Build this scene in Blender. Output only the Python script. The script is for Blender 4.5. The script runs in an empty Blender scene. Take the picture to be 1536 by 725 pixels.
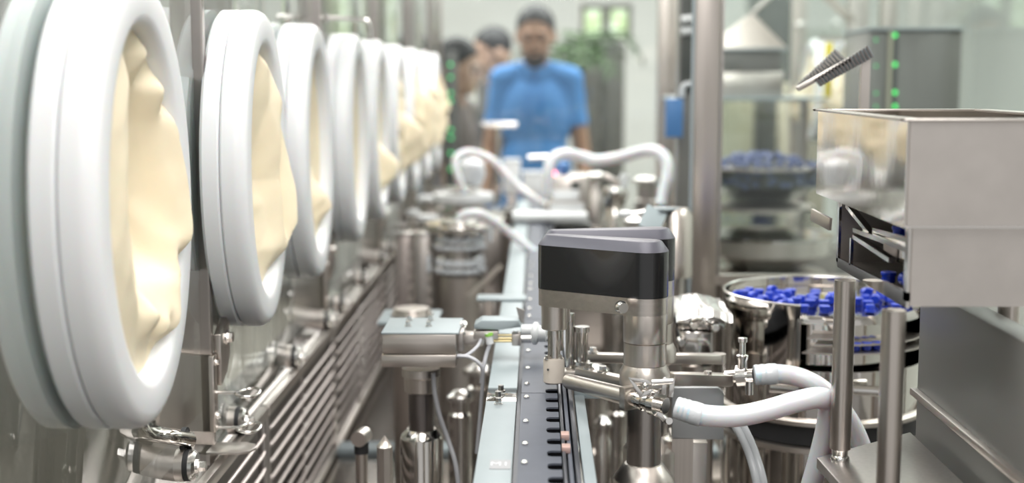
import bpy, bmesh, math, random
from mathutils import Vector, Matrix, noise
random.seed(7)
PI = math.pi
sc = bpy.context.scene
COL = sc.collection
CAMH = 1.5            # camera height above the floor; all modelling below is relative to the camera point
F = 2000.0            # focal length in pixels of the 1536x725 frame
# ---------------------------------------------------------------- camera
PITCH = math.atan(244.5 / F); YAW = math.atan(38 / F / math.sqrt(1 + (244.5 / F) ** 2))
cd = bpy.data.cameras.new('camera'); cam = bpy.data.objects.new('camera', cd); COL.objects.link(cam)
cam.location = (0, 0, CAMH); cam.rotation_euler = (PI / 2 - PITCH, 0, YAW)
cd.sensor_width = 36; cd.lens = 36 * F / 1536; cd.clip_start = .02; cd.clip_end = 60
cd.dof.use_dof = True; cd.dof.focus_distance = 1.25; cd.dof.aperture_fstop = 3.6
sc.camera = cam
RC = Matrix.Rotation(YAW, 3, 'Z') @ Matrix.Rotation(PI / 2 - PITCH, 3, 'X')
def at(px, py, Y):
    """point at depth Y seen at that pixel (relative to the camera point)"""
    d = RC @ Vector(((px - 768) / F, -(py - 362.5) / F, -1)); return d * (Y / d.y)
# ---------------------------------------------------------------- world, lights, exposure
w = bpy.data.worlds.new('world'); sc.world = w; w.use_nodes = True
w.node_tree.nodes['Background'].inputs[0].default_value = (.90, .90, .89, 1)
w.node_tree.nodes['Background'].inputs[1].default_value = .55
def area(name, loc, size, power, rot=(0, 0, 0), col=(1, .98, .95)):
    l = bpy.data.lights.new(name, 'AREA'); l.shape = 'RECTANGLE'; l.size, l.size_y = size; l.energy = power; l.color = col
    o = bpy.data.objects.new(name, l); COL.objects.link(o); o.location = (loc[0], loc[1], loc[2] + CAMH); o.rotation_euler = rot; return o
area('canopy_light', (.05, 1.0, .80), (.6, 1.7), 15)
area('canopy_light_rear', (.2, 3.5, .80), (.7, 1.8), 22)
area('fill_light_front', (.25, -.35, .80), (.6, .7), 10, (math.radians(28), 0, 0))  # unseen fill lamp added behind the camera to brighten the lower port rings
area('room_light_left', (-1.5, 3.0, 1.40), (.9, 5.0), 45)
area('room_light_right', (1.9, 3.0, 1.40), (.9, 5.0), 60)
area('room_light_back', (0, 6.3, 1.40), (3.5, 1.2), 110)
sc.view_settings.view_transform = 'Standard'; sc.view_settings.look = 'None'
sc.view_settings.gamma = 1; sc.view_settings.use_curve_mapping = False
sc.view_settings.exposure = 0.38
sc.cycles.max_bounces = 10; sc.cycles.transparent_max_bounces = 24; sc.cycles.caustics_reflective = False; sc.cycles.caustics_refractive = False
sc.cycles.sample_clamp_indirect = 6
# ---------------------------------------------------------------- materials
def mat(name):
    m = bpy.data.materials.new(name); m.use_nodes = True
    return m, m.node_tree.nodes, m.node_tree.links, m.node_tree.nodes['Principled BSDF']
def setp(p, **k):
    for a, v in k.items():
        p.inputs[a.replace('_', ' ')].default_value = v
def plain(name, col, rough=.5, metal=0, noise_s=0, noise_a=.08, bump=0, **k):
    m, N, L, p = mat(name)
    setp(p, Base_Color=(*col, 1), Roughness=rough, Metallic=metal, **k)
    if noise_s:
        tc = N.new('ShaderNodeTexCoord'); n = N.new('ShaderNodeTexNoise'); n.inputs['Scale'].default_value = noise_s
        n.inputs['Detail'].default_value = 4
        L.new(tc.outputs['Object'], n.inputs['Vector'])
        r = N.new('ShaderNodeValToRGB')
        r.color_ramp.elements[0].position = .3; r.color_ramp.elements[1].position = .7
        r.color_ramp.elements[0].color = tuple(c * (1 - noise_a) for c in col) + (1,)
        r.color_ramp.elements[1].color = tuple(min(1, c * (1 + noise_a)) for c in col) + (1,)
        L.new(n.outputs['Fac'], r.inputs['Fac']); L.new(r.outputs['Color'], p.inputs['Base Color'])
        if bump:
            b = N.new('ShaderNodeBump'); b.inputs['Strength'].default_value = bump; b.inputs['Distance'].default_value = .002
            L.new(n.outputs['Fac'], b.inputs['Height']); L.new(b.outputs['Normal'], p.inputs['Normal'])
    return m
def brushed(name, col, rough, scale=(260, 260, 4), amt=.07, bump=.06):
    m, N, L, p = mat(name); setp(p, Metallic=1, Roughness=rough)
    tc = N.new('ShaderNodeTexCoord'); mp = N.new('ShaderNodeMapping'); mp.inputs['Scale'].default_value = scale
    n = N.new('ShaderNodeTexNoise'); n.inputs['Scale'].default_value = 1; n.inputs['Detail'].default_value = 3
    L.new(tc.outputs['Object'], mp.inputs[0]); L.new(mp.outputs[0], n.inputs['Vector'])
    r = N.new('ShaderNodeValToRGB'); r.color_ramp.elements[0].position = .3; r.color_ramp.elements[1].position = .7
    r.color_ramp.elements[0].color = tuple(c * (1 - amt) for c in col) + (1,); r.color_ramp.elements[1].color = tuple(min(1, c * (1 + amt)) for c in col) + (1,)
    L.new(n.outputs['Fac'], r.inputs['Fac']); L.new(r.outputs['Color'], p.inputs['Base Color'])
    b = N.new('ShaderNodeBump'); b.inputs['Strength'].default_value = bump; b.inputs['Distance'].default_value = .0006
    L.new(n.outputs['Fac'], b.inputs['Height']); L.new(b.outputs['Normal'], p.inputs['Normal'])
    return m
def glassy(name, tint=(.95, .98, .97), base=.04, gain=.96):
    m = bpy.data.materials.new(name); m.use_nodes = True; N = m.node_tree.nodes; L = m.node_tree.links; N.clear()
    out = N.new('ShaderNodeOutputMaterial'); mix = N.new('ShaderNodeMixShader')
    tr = N.new('ShaderNodeBsdfTransparent'); tr.inputs[0].default_value = (*tint, 1)
    gl = N.new('ShaderNodeBsdfGlossy'); gl.inputs['Roughness'].default_value = .01
    g = N.new('ShaderNodeNewGeometry'); d = N.new('ShaderNodeVectorMath'); d.operation = 'DOT_PRODUCT'
    L.new(g.outputs['Normal'], d.inputs[0]); L.new(g.outputs['Incoming'], d.inputs[1])
    def M(op, a, b=None):
        x = N.new('ShaderNodeMath'); x.operation = op
        for i, v in enumerate((a, b)):
            if v is None: continue
            if isinstance(v, (int, float)): x.inputs[i].default_value = v
            else: L.new(v, x.inputs[i])
        return x.outputs[0]
    f = M('ADD', M('MULTIPLY', M('POWER', M('SUBTRACT', 1.0, M('ABSOLUTE', d.outputs['Value'])), 5.0), gain), base)   # Schlick
    L.new(f, mix.inputs[0]); L.new(tr.outputs[0], mix.inputs[1]); L.new(gl.outputs[0], mix.inputs[2]); L.new(mix.outputs[0], out.inputs[0])
    return m
def glow(name, col, s):
    m, N, L, p = mat(name); setp(p, Base_Color=(*col, 1), Emission_Color=(*col, 1), Emission_Strength=s); return m
STEEL = brushed('brushed_steel', (.57, .52, .48), .30)
STEELX = brushed('brushed_steel_lengthwise', (.58, .53, .49), .30, (4, 260, 260))
STEELY = brushed('brushed_steel_along', (.42, .39, .37), .32, (260, 4, 260))
SATIN = plain('satin_steel', (.60, .555, .52), .34, 1, 40, .04)
POLISH = plain('polished_steel', (.62, .59, .56), .10, 1, 14, .05, .03)
MIRROR = plain('mirror_steel', (.66, .625, .59), .05, 1, 9, .03, .10)
DARKST = brushed('dark_shaft_steel', (.20, .18, .175), .3)
MIDST = brushed('mid_grey_steel', (.42, .39, .37), .33)
DECK = plain('deck_steel', (.42, .395, .37), .22, 1, 8, .06, .02)
ROD = plain('rod_steel', (.47, .42, .40), .36, 1)
BOLT = plain('bolt_steel', (.74, .72, .70), .2, 1)
BLACK = plain('black_gloss_plastic', (.012, .012, .013), .22, 0, Coat_Weight=.4)
CAPM = plain('violet_grey_anodised_lid', (.085, .083, .105), .42, .2)
SLOTB = plain('slot_shade_black', (.003, .003, .0035), .9, Specular_IOR_Level=0.0)
RUBBER = plain('black_rubber', (.02, .02, .022), .55)
RAILM = plain('blue_grey_anodised_rail', (.098, .108, .135), .55, .1, 60, .05)
RAILD = plain('dark_guide_rail', (.085, .09, .105), .35, .5)
PALE = plain('pale_anodised_plate', (.335, .385, .405), .5, .15, 30, .03)
WHITE = plain('white_port_plastic', (.86, .865, .88), .33, 0, Subsurface_Weight=.15, Subsurface_Scale=.01)
WHITE2 = plain('white_plastic', (.84, .85, .86), .4)
CREAM = plain('cream_latex', (.90, .79, .59), .5, 0, 30, .03, .05, Subsurface_Weight=.08, Subsurface_Scale=.008)
BEIGE = plain('beige_nozzle_plastic', (.64, .57, .50), .42)
HOSE = plain('milky_silicone', (.80, .845, .89), .28, 0, Subsurface_Weight=.5, Subsurface_Scale=.02, Coat_Weight=.2)
BARBM = plain('clear_blue_barb', (.55, .70, .92), .2)
CLEARP = plain('frosted_clear_plastic', (.74, .76, .79), .22, 0)
GLASS = glassy('clear_glass')
GLASS2 = glassy('green_tint_glass', (.94, .97, .96), .045, .7)
BLUESTOP = plain('blue_rubber_stopper', (.018, .06, .62), .32, 0, Coat_Weight=.3)
GREYSTOP = plain('slate_blue_stopper', (.12, .15, .30), .45)
BLUEPANEL = plain('blue_panel', (.10, .26, .58), .4)
YEL = plain('yellow_plastic', (.85, .68, .05), .45)
FOIL = plain('aluminium_foil', (.80, .79, .78), .27, 1)
COPPER = plain('pink_copper', (.72, .50, .45), .4, .5)
FLOORM = plain('epoxy_floor', (.50, .465, .41), .35, 0, 3, .05)
WALLM = plain('pale_cleanroom_wall', (.77, .78, .765), .5, 0, 2, .03)
WALLG = plain('grey_green_wall', (.30, .29, .27), .5, 0, 2, .04)
DARKM = plain('dark_equipment_paint', (.085, .09, .085), .45, 0, 5, .2)
GREYP = plain('grey_enclosure_steel', (.20, .195, .185), .4, .2)
LEAF = plain('palm_leaf_green', (.05, .10, .035), .5, 0, 20, .2)
SKIN = plain('skin', (.42, .25, .175), .5, 0, Subsurface_Weight=.1, Subsurface_Scale=.01)
SKIN2 = plain('skin_second', (.52, .34, .26), .5)
HAIR = plain('black_hair', (.016, .016, .02), .6)
SHIRT = plain('blue_polo_knit', (.085, .27, .62), .8, 0, 120, .06)
SHIRT2 = plain('charcoal_shirt', (.10, .105, .115), .8)
SHIRT3 = plain('brown_grey_shirt', (.15, .125, .12), .8)
TROUSER = plain('dark_trousers', (.035, .04, .055), .8)
SHOE = plain('black_shoe', (.02, .02, .02), .5)
EYEW = plain('eye_dark', (.03, .02, .02), .2)
GREENLED = glow('green_led', (.05, .75, .14), 1.3)
DIMLED = glow('dim_green_led', (.06, .5, .16), 1.3)
REDLED = glow('red_led', (1, .10, .22), 4)
DAYPANE = glow('daylit_pane', (.72, .85, .62), 1.0)
_N, _L = DAYPANE.node_tree.nodes, DAYPANE.node_tree.links
_n = _N.new('ShaderNodeTexNoise'); _n.inputs['Scale'].default_value = 9; _r = _N.new('ShaderNodeValToRGB'); _t = _N.new('ShaderNodeTexCoord')
_r.color_ramp.elements[0].position = .38; _r.color_ramp.elements[1].position = .6; _r.color_ramp.elements[0].color = (.20, .30, .07, 1); _r.color_ramp.elements[1].color = (.86, .95, .80, 1)
_L.new(_t.outputs['Object'], _n.inputs['Vector']); _L.new(_n.outputs['Fac'], _r.inputs['Fac']); _L.new(_r.outputs['Color'], _N['Principled BSDF'].inputs['Emission Color'])
LAMP = glow('lamp_diffuser', (1, .98, .95), 3.0)
# ---------------------------------------------------------------- building kit
ORG = {}
class MB:
    def __init__(s): s.bm = bmesh.new()
    def _bev(s, verts, bev, seg=2):
        if bev <= 0: return
        es = list({e for v in verts for e in v.link_edges})
        bmesh.ops.bevel(s.bm, geom=es, offset=bev, segments=seg, affect='EDGES', profile=.5, clamp_overlap=True)
    def box(s, c, d, rot=None, bev=0):
        M = Matrix.Translation(Vector(c)) @ ((rot.to_4x4()) if rot is not None else Matrix.Identity(4)) @ Matrix.Diagonal((*d, 1))
        r = bmesh.ops.create_cube(s.bm, size=1, matrix=M); s._bev(r['verts'], bev); return s
    def span(s, a, b, bev=0):
        a, b = Vector(a), Vector(b); return s.box((a + b) / 2, [abs(x) for x in (b - a)], None, bev)
    def bar(s, p0, p1, wd, ht, bev=0, up=(0, 0, 1)):
        p0, p1 = Vector(p0), Vector(p1); d = p1 - p0; x = d.normalized(); y = Vector(up).cross(x)
        y = y.normalized() if y.length > 1e-6 else Vector((0, 1, 0)); z = x.cross(y)
        return s.box((p0 + p1) / 2, (d.length, wd, ht), Matrix((x, y, z)).transposed(), bev)
    def cyl(s, p0, p1, r0, r1=None, seg=24):
        r1 = r0 if r1 is None else r1; p0, p1 = Vector(p0), Vector(p1); d = p1 - p0
        q = Vector((0, 0, 1)).rotation_difference(d.normalized()) if d.length else None
        M = Matrix.Translation((p0 + p1) / 2) @ q.to_matrix().to_4x4()
        bmesh.ops.create_cone(s.bm, cap_ends=True, segments=seg, radius1=max(r0, 1e-5), radius2=max(r1, 1e-5), depth=d.length, matrix=M); return s
    def lathe(s, prof, o, axis=(0, 0, 1), seg=32):
        o = Vector(o); q = Vector((0, 0, 1)).rotation_difference(Vector(axis).normalized()); rings = []
        for r, h in prof:
            if r < 1e-6: rings.append([s.bm.verts.new(o + q @ Vector((0, 0, h)))])
            else: rings.append([s.bm.verts.new(o + q @ Vector((r * math.cos(2 * PI * k / seg), r * math.sin(2 * PI * k / seg), h))) for k in range(seg)])
        for A, B in zip(rings, rings[1:]):
            for k in range(seg):
                k2 = (k + 1) % seg
                if len(A) == 1 and len(B) == 1: continue
                if len(A) == 1: s.bm.faces.new((A[0], B[k], B[k2]))
                elif len(B) == 1: s.bm.faces.new((A[k], A[k2], B[0]))
                else: s.bm.faces.new((A[k], A[k2], B[k2], B[k]))
        for R, fl in ((rings[0], 1), (rings[-1], 0)):
            if len(R) > 1: s.bm.faces.new(list(reversed(R)) if fl else R)
        return s
    def tube(s, pts, r, seg=10, n=0, closed=False):
        P = [Vector(p) for p in pts]
        if n:
            Q = []; m = len(P)
            rng = range(m) if closed else range(m - 1)
            for i in rng:
                p0 = P[(i - 1) % m] if closed or i > 0 else P[0] * 2 - P[1]
                p1, p2 = P[i], P[(i + 1) % m]
                p3 = P[(i + 2) % m] if closed or i + 2 < m else P[-1] * 2 - P[-2]
                for k in range(n):
                    t = k / n
                    Q.append(.5 * ((2 * p1) + (p2 - p0) * t + (2 * p0 - 5 * p1 + 4 * p2 - p3) * t * t + (3 * p1 - p0 - 3 * p2 + p3) * t ** 3))
            if not closed: Q.append(P[-1])
            P = Q
        m = len(P); rings = []; nrm = None
        for i in range(m):
            t = ((P[(i + 1) % m] - P[(i - 1) % m]) if closed else (P[min(i + 1, m - 1)] - P[max(i - 1, 0)])).normalized()
            if nrm is None:
                nrm = t.cross(Vector((0, 0, 1)))
                if nrm.length < 1e-3: nrm = t.cross(Vector((1, 0, 0)))
            nrm = (nrm - t * nrm.dot(t)).normalized(); b = t.cross(nrm)
            rr = r[min(i * len(r) // m, len(r) - 1)] if isinstance(r, (list, tuple)) else r
            rings.append([s.bm.verts.new(P[i] + (nrm * math.cos(2 * PI * k / seg) + b * math.sin(2 * PI * k / seg)) * rr) for k in range(seg)])
        for i in range(m if closed else m - 1):
            A, B = rings[i], rings[(i + 1) % m]
            for k in range(seg):
                s.bm.faces.new((A[k], A[(k + 1) % seg], B[(k + 1) % seg], B[k]))
        if not closed: s.bm.faces.new(list(reversed(rings[0]))); s.bm.faces.new(rings[-1])
        return s
    def ell(s, c, r, u=16, v=10, rot=None):
        M = Matrix.Translation(Vector(c)) @ ((rot.to_4x4()) if rot is not None else Matrix.Identity(4)) @ Matrix.Diagonal((*r, 1))
        bmesh.ops.create_uvsphere(s.bm, u_segments=u, v_segments=v, radius=1, matrix=M); return s
    def prism(s, poly, a0, a1, f=lambda u, v, a: (u, v, a), bev=0):
        A = [s.bm.verts.new(f(u, v, a0)) for u, v in poly]; B = [s.bm.verts.new(f(u, v, a1)) for u, v in poly]; n = len(poly)
        s.bm.faces.new(list(reversed(A))); s.bm.faces.new(B)
        for k in range(n): s.bm.faces.new((A[k], A[(k + 1) % n], B[(k + 1) % n], B[k]))
        if bev: s._bev(A + B, bev)
        return s
    def bolt(s, p, axis, r, h, seg=6):
        p = Vector(p); a = Vector(axis).normalized()
        s.cyl(p, p + a * h * .25, r * 1.35, None, 16); s.cyl(p + a * h * .25, p + a * h, r, None, seg if seg != 6 else 6); return s
    def build(s, name, m, parent=None, loc=None):
        org = ORG[parent.name] if parent else Vector(loc if loc is not None else (0, 0, 0))
        bmesh.ops.recalc_face_normals(s.bm, faces=s.bm.faces)
        bmesh.ops.translate(s.bm, verts=s.bm.verts, vec=-org)
        me = bpy.data.meshes.new(name); s.bm.to_mesh(me); s.bm.free()
        for p in me.polygons: p.use_smooth = True
        me.set_sharp_from_angle(angle=math.radians(38))
        if m: me.materials.append(m)
        o = bpy.data.objects.new(name, me); COL.objects.link(o)
        if parent: o.parent = parent
        else: o.location = org + Vector((0, 0, CAMH))
        ORG[o.name] = org
        return o
def tag(o, label, cat, group=None):
    o['label'] = label; o['category'] = cat
    if group: o['group'] = group
    return o
def thing(name, label, cat, loc, group=None):
    o = bpy.data.objects.new(name, None); COL.objects.link(o); o.empty_display_size = .02
    loc = Vector(loc); o.location = loc + Vector((0, 0, CAMH)); ORG[o.name] = loc; return tag(o, label, cat, group)
def solo(name, mb, m, label, cat, loc, group=None): return tag(mb.build(name, m, None, loc), label, cat, group)
def struct(name, mb, m, loc=(0, 0, 0)):
    o = mb.build(name, m, None, loc); o['kind'] = 'structure'; return o
def dup(root, move, label=None, group=None, rotz=None):
    def cp(o, par):
        c = o.copy(); COL.objects.link(c)
        if par: c.parent = par
        for ch in list(o.children): cp(ch, c)
        return c
    r = cp(root, None); r.location = root.location + Vector(move)
    if rotz is not None: r.rotation_euler = (0, 0, rotz)
    if label: r['label'] = label
    if group: r['group'] = group
    return r
V = Vector
def yz(u, v, a): return (a, u, v)      # prism drawn in the Y-Z plane, thickness along X
def xz(u, v, a): return (u, a, v)

# ================================================================ THE ROOM
struct('floor', MB().span((-2.7, -2.5, -1.56), (2.9, 9.3, -1.5)), FLOORM, (0, 3, -1.5))
struct('ceiling', MB().span((-2.7, -2.5, 1.5), (2.9, 9.3, 1.56)), WALLM, (0, 3, 1.5))
struct('wall_left', MB().span((-2.76, -2.5, -1.5), (-2.7, 9.3, 1.5)), WALLG, (-2.7, 3, -1.5))
struct('wall_right', MB().span((2.9, -2.5, -1.5), (2.96, 9.3, 1.5)), WALLM, (2.9, 3, -1.5))
# back wall is built round its two windows
bw = MB(); YB = 9.0
wins = [(.285, .63, .255, .49), (-1.55, -.90, .20, .66)]
x = -2.7
for x0, x1, z0, z1 in sorted(wins):
    bw.span((x, YB, -1.5), (x0, YB + .2, 1.5)); bw.span((x0, YB, -1.5), (x1, YB + .2, z0)); bw.span((x0, YB, z1), (x1, YB + .2, 1.5)); x = x1
bw.span((x, YB, -1.5), (2.9, YB + .2, 1.5))
struct('wall_back', bw, WALLM, (0, YB, -1.5))
for i, (x0, x1, z0, z1) in enumerate(wins):
    f = MB(); t = .03
    f.span((x0, YB + .02, z0), (x0 + t, YB + .12, z1)).span((x1 - t, YB + .02, z0), (x1, YB + .12, z1)).span((x0, YB + .02, z0), (x1, YB + .12, z0 + t)).span((x0, YB + .02, z1 - t), (x1, YB + .12, z1))
    xm = (x0 + x1) / 2; f.span((xm - .03, YB + .03, z0), (xm + .03, YB + .11, z1))
    wn = struct('window_%d' % (i + 1), f, GREYP, (xm, YB, z0))
    for a, b in ((x0 + t, xm - .03), (xm + .03, x1 - t)):
        MB().span((a, YB + .06, z0 + t), (b, YB + .075, z1 - t)).build('pane', DAYPANE, wn)
struct('baseboard_back', MB().span((-2.7, YB - .02, -1.5), (2.9, YB, -1.38)), GREYP, (0, YB, -1.5))
# ceiling lamps of the room
for k, (lx, ly) in enumerate([(-1.5, 1.2), (-1.5, 4.8), (1.9, 1.2), (1.9, 4.8), (-.9, 6.4), (.9, 6.4)]):
    t = thing('ceiling_lamp', 'white rectangular ceiling lamp ' + ['over the left side near the camera', 'over the left side far along the line', 'over the right side near the camera', 'over the right side far along the line', 'over the people on the left', 'over the people on the right'][k], 'lamp', (lx, ly, 1.5), 'ceiling lamps of the room')
    MB().span((lx - .32, ly - .62, 1.455), (lx + .32, ly + .62, 1.5), .004).build('housing', WHITE2, t)
    MB().span((lx - .28, ly - .58, 1.447), (lx + .28, ly + .58, 1.457)).build('diffuser', LAMP, t)

# ================================================================ THE ISOLATOR SHELL
DZ = -.62; XL = -.348; XR = .94; YE = 4.9
t = thing('machine_cabinet', 'stainless steel base cabinet and work deck under the filling line', 'machine', (.28, 2.6, -1.5))
MB().span((-.42, .2, -1.38), (1.0, YE + .05, DZ - .012), .004).build('cabinet', STEEL, t)
MB().span((-.43, .15, DZ - .012), (1.01, YE + .06, DZ), .003).build('work_deck', DECK, t)
for px, py in ((-.36, .3), (.94, .3), (-.36, YE - .1), (.94, YE - .1)):
    MB().cyl((px, py, -1.5), (px, py, -1.375), .03).build('foot', STEEL, t)
t = thing('machine_canopy', 'steel canopy roof over the glass enclosure', 'machine', (.28, 2.6, .84))
MB().span((-.42, .2, .84), (1.0, YE + .05, .90), .004).build('roof_panel', STEEL, t)
# left return-air wall below the glass: duct back plate
struct('trim_1', MB().span((-.42, .2, DZ), (-.392, YE, -.415)), plain('duct_beige', (.19, .165, .15), .5, .2), (-.4, 2.6, DZ))
struct('trim_2', MB().span((XL - .010, .2, -.418), (XL + .002, YE, -.409), .001), MIDST, (-.37, 2.6, -.41))
# glass doors of the left wall
SEAM = [.30, .63, 1.395, 2.157, 2.92, 3.68, 4.44, 4.885]
names = ['beside the camera', 'in front of the nearest glove port', 'with the second and third glove ports', 'with the fourth and fifth glove ports',
         'with the sixth and seventh glove ports', 'with the eighth and ninth glove ports', 'last one before the end wall']
names[1] = 'with the nearest glove port'
for i in range(7):
    a, b = SEAM[i] + .004, SEAM[i + 1] - .004
    t = thing('glass_door', 'clear glass door of the left wall, ' + names[i], 'glass door', (XL - .004, (a + b) / 2, -.40), 'glass doors of the left wall')
    MB().span((XL - .008, a, -.40), (XL, b, .83), .0012).build('pane', GLASS, t)
    MB().span((XL - .010, b - .004, -.409), (XL + .002, b + .0070, .83), .001).build('edge_strip', MIDST, t)
    if 0 < i < 6:
        yb = b - .012
        MB().span((XL, yb, -.375), (XL + .006, yb + .016, -.292), .001).build('latch_plate', STEEL, t)
        h = MB(); h.prism([(yb + .018, -.272), (yb + .060, -.254), (yb + .060, -.300), (yb + .045, -.318), (yb + .018, -.328)], XL + .002, XL + .010, yz, .001)
        hp = h.build('hinge_plate', STEEL, t)
        MB().bolt((XL + .010, yb + .045, -.28), (1, 0, 0), .006, .007).build('bolt', BOLT, hp)
        for z in (-.30, -.358):
            MB().bolt((XL + .006, yb + .009, z), (1, 0, 0), .003, .004).build('bolt', BOLT, t)
# wire hooks by the first seam
def hook(Y, z, lab, L=.038):
    t = thing('wire_hook', lab, 'hook', (XL, Y, z), 'wire hooks on the first latch plate')
    MB().cyl((XL + .004, Y, z), (XL + .004 + L * .6, Y, z), .0018, None, 10).build('shank', BOLT, t)
    c = V((XL + .004 + L * .6 + .012, Y, z))
    MB().tube([c + V((math.cos(k * PI / 6) * .0125, math.sin(k * PI / 6) * .02, .001 * math.sin(k))) for k in range(12)], .0016, 8, 3, True).build('loop', BOLT, t)
    return t
hook(1.392, -.334, 'upper steel wire loop hook at the first glass door edge')
hook(1.392, -.3725, 'lower steel wire loop hook at the first glass door edge')
t = thing('drip_shelf', 'small rounded steel shelf at foot of the first glass door edge', 'shelf', (XL, 1.395, -.392))
MB().prism([(XL, 1.36), (XL + .035, 1.36), (XL + .045, 1.366), (XL + .049, 1.38), (XL + .045, 1.394), (XL + .035, 1.40), (XL, 1.40)], -.3935, -.3905, lambda u, v, a: (u, v, a), .0008).build('shelf_plate', SATIN, t)
MB().span((XL, 1.36, -.405), (XL + .004, 1.40, -.3935)).build('shelf_flange', SATIN, t)
# pipe handle outside, behind the first pane
t = thing('bent_pipe', 'bent steel pipe with a black seal ring under the nearest port', 'pipe', at(252, 660, 1.26) + V((-.03, 0, 0)))
p0 = at(218, 640, 1.22); pts = [p0 + V((0, -.01, .05)), p0 + V((0, 0, .01)), p0 + V((.006, .01, -.008)), p0 + V((.02, .015, -.014)), at(285, 661, 1.26)]
MB().tube(pts, .0075, 14, 6).build('pipe', POLISH, t)
MB().cyl(at(274, 661, 1.26), at(281, 661, 1.26), .013).build('seal_ring', RUBBER, t)
MB().cyl(at(281, 661, 1.26), at(290, 661, 1.26), .0085).build('nut', BOLT, t)
# glass clamps along the top of the grille
for i, (Y, z) in enumerate([(1.25, -.372), (1.47, -.385), (1.82, -.385), (2.11, -.385), (2.27, -.385), (2.56, -.385), (2.87, -.385), (3.02, -.385), (3.4, -.385), (3.75, -.385)]):
    if i == 0:
        t = t0 = thing('glass_clamp', 'round steel glass clamp with black washer, first and nearest in its row', 'clamp', (XL, Y, z), 'round clamps along the glass foot')
        MB().cyl((XL, Y, z), (XL + .008, Y, z), .016).build('base_disc', SATIN, t)
        MB().cyl((XL + .008, Y, z), (XL + .013, Y, z), .0155).build('rubber_washer', RUBBER, t)
        MB().lathe([(.0, 0), (.015, 0), (.015, .004), (.012, .0065), (0, .0065)], (XL + .013, Y, z), (1, 0, 0), 24).build('cover_disc', BOLT, t)
        MB().bolt((XL + .019, Y, z - .001), (1, 0, 0), .005, .009).build('bolt', BOLT, t)
    else:
        o = ['second', 'third', 'fourth', 'fifth', 'sixth', 'seventh', 'eighth', 'ninth', 'tenth'][i - 1]
        dup(t0, (0, Y - 1.25, z + .372), 'round steel glass clamp with black washer, %s from the camera' % o)
# return-air grille: panels between posts, rods as parts
GX = -.333
gp = [.55, 1.02, 1.60, 2.157, 2.86, 3.56, 4.26, 4.86]
gname = ['beside the camera', 'with its end nearest the camera', 'second in the photo', 'third in the photo', 'fourth in the photo', 'fifth in the photo', 'last and farthest']
for i in range(1, 7):
    a, b = gp[i] + .004, gp[i + 1] - .004
    t = thing('air_grille', 'steel rod return-air grille under the glass, ' + gname[i], 'grille', (GX, (a + b) / 2, DZ), 'return-air grilles of the left wall')
    MB().span((GX - .006, a, -.414), (GX + .004, b, -.400), .001).build('top_rail', SATIN, t)
    MB().span((GX - .006, a, -.614), (GX + .004, b, -.604), .001).build('bottom_rail', SATIN, t)
    for y in (a, b - .012): MB().span((GX - .007, y, -.614), (GX + .001, y + .012, -.400), .001).build('upright', MIDST, t)
    ym = (a + b) / 2
    MB().span((GX - .008, ym - .0035, -.614), (GX - .004, ym + .0035, -.414), .0008).build('upright', MIDST, t)
    rod = bead = None; SP = .0215
    for k in range(9):
        if rod is None:      # rod with both ends bent back into the uprights
            rod = MB().tube([(GX - .007, a + .006, -.409 - SP), (GX - .001, a + .010, -.4125 - SP), (GX, a + .030, -.414 - SP), (GX, b - .030, -.414 - SP), (GX - .001, b - .010, -.4125 - SP), (GX - .007, b - .006, -.409 - SP)], .0029, 8).build('rod', ROD, t)
            bead = MB().ell((GX - .001, ym, -.414 - SP), (.004, .004, .004), 8, 6).build('weld_bead', BOLT, t)
        else:
            for o in (rod, bead): r2 = o.copy(); COL.objects.link(r2); r2.location = (0, 0, -SP * k)
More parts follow.
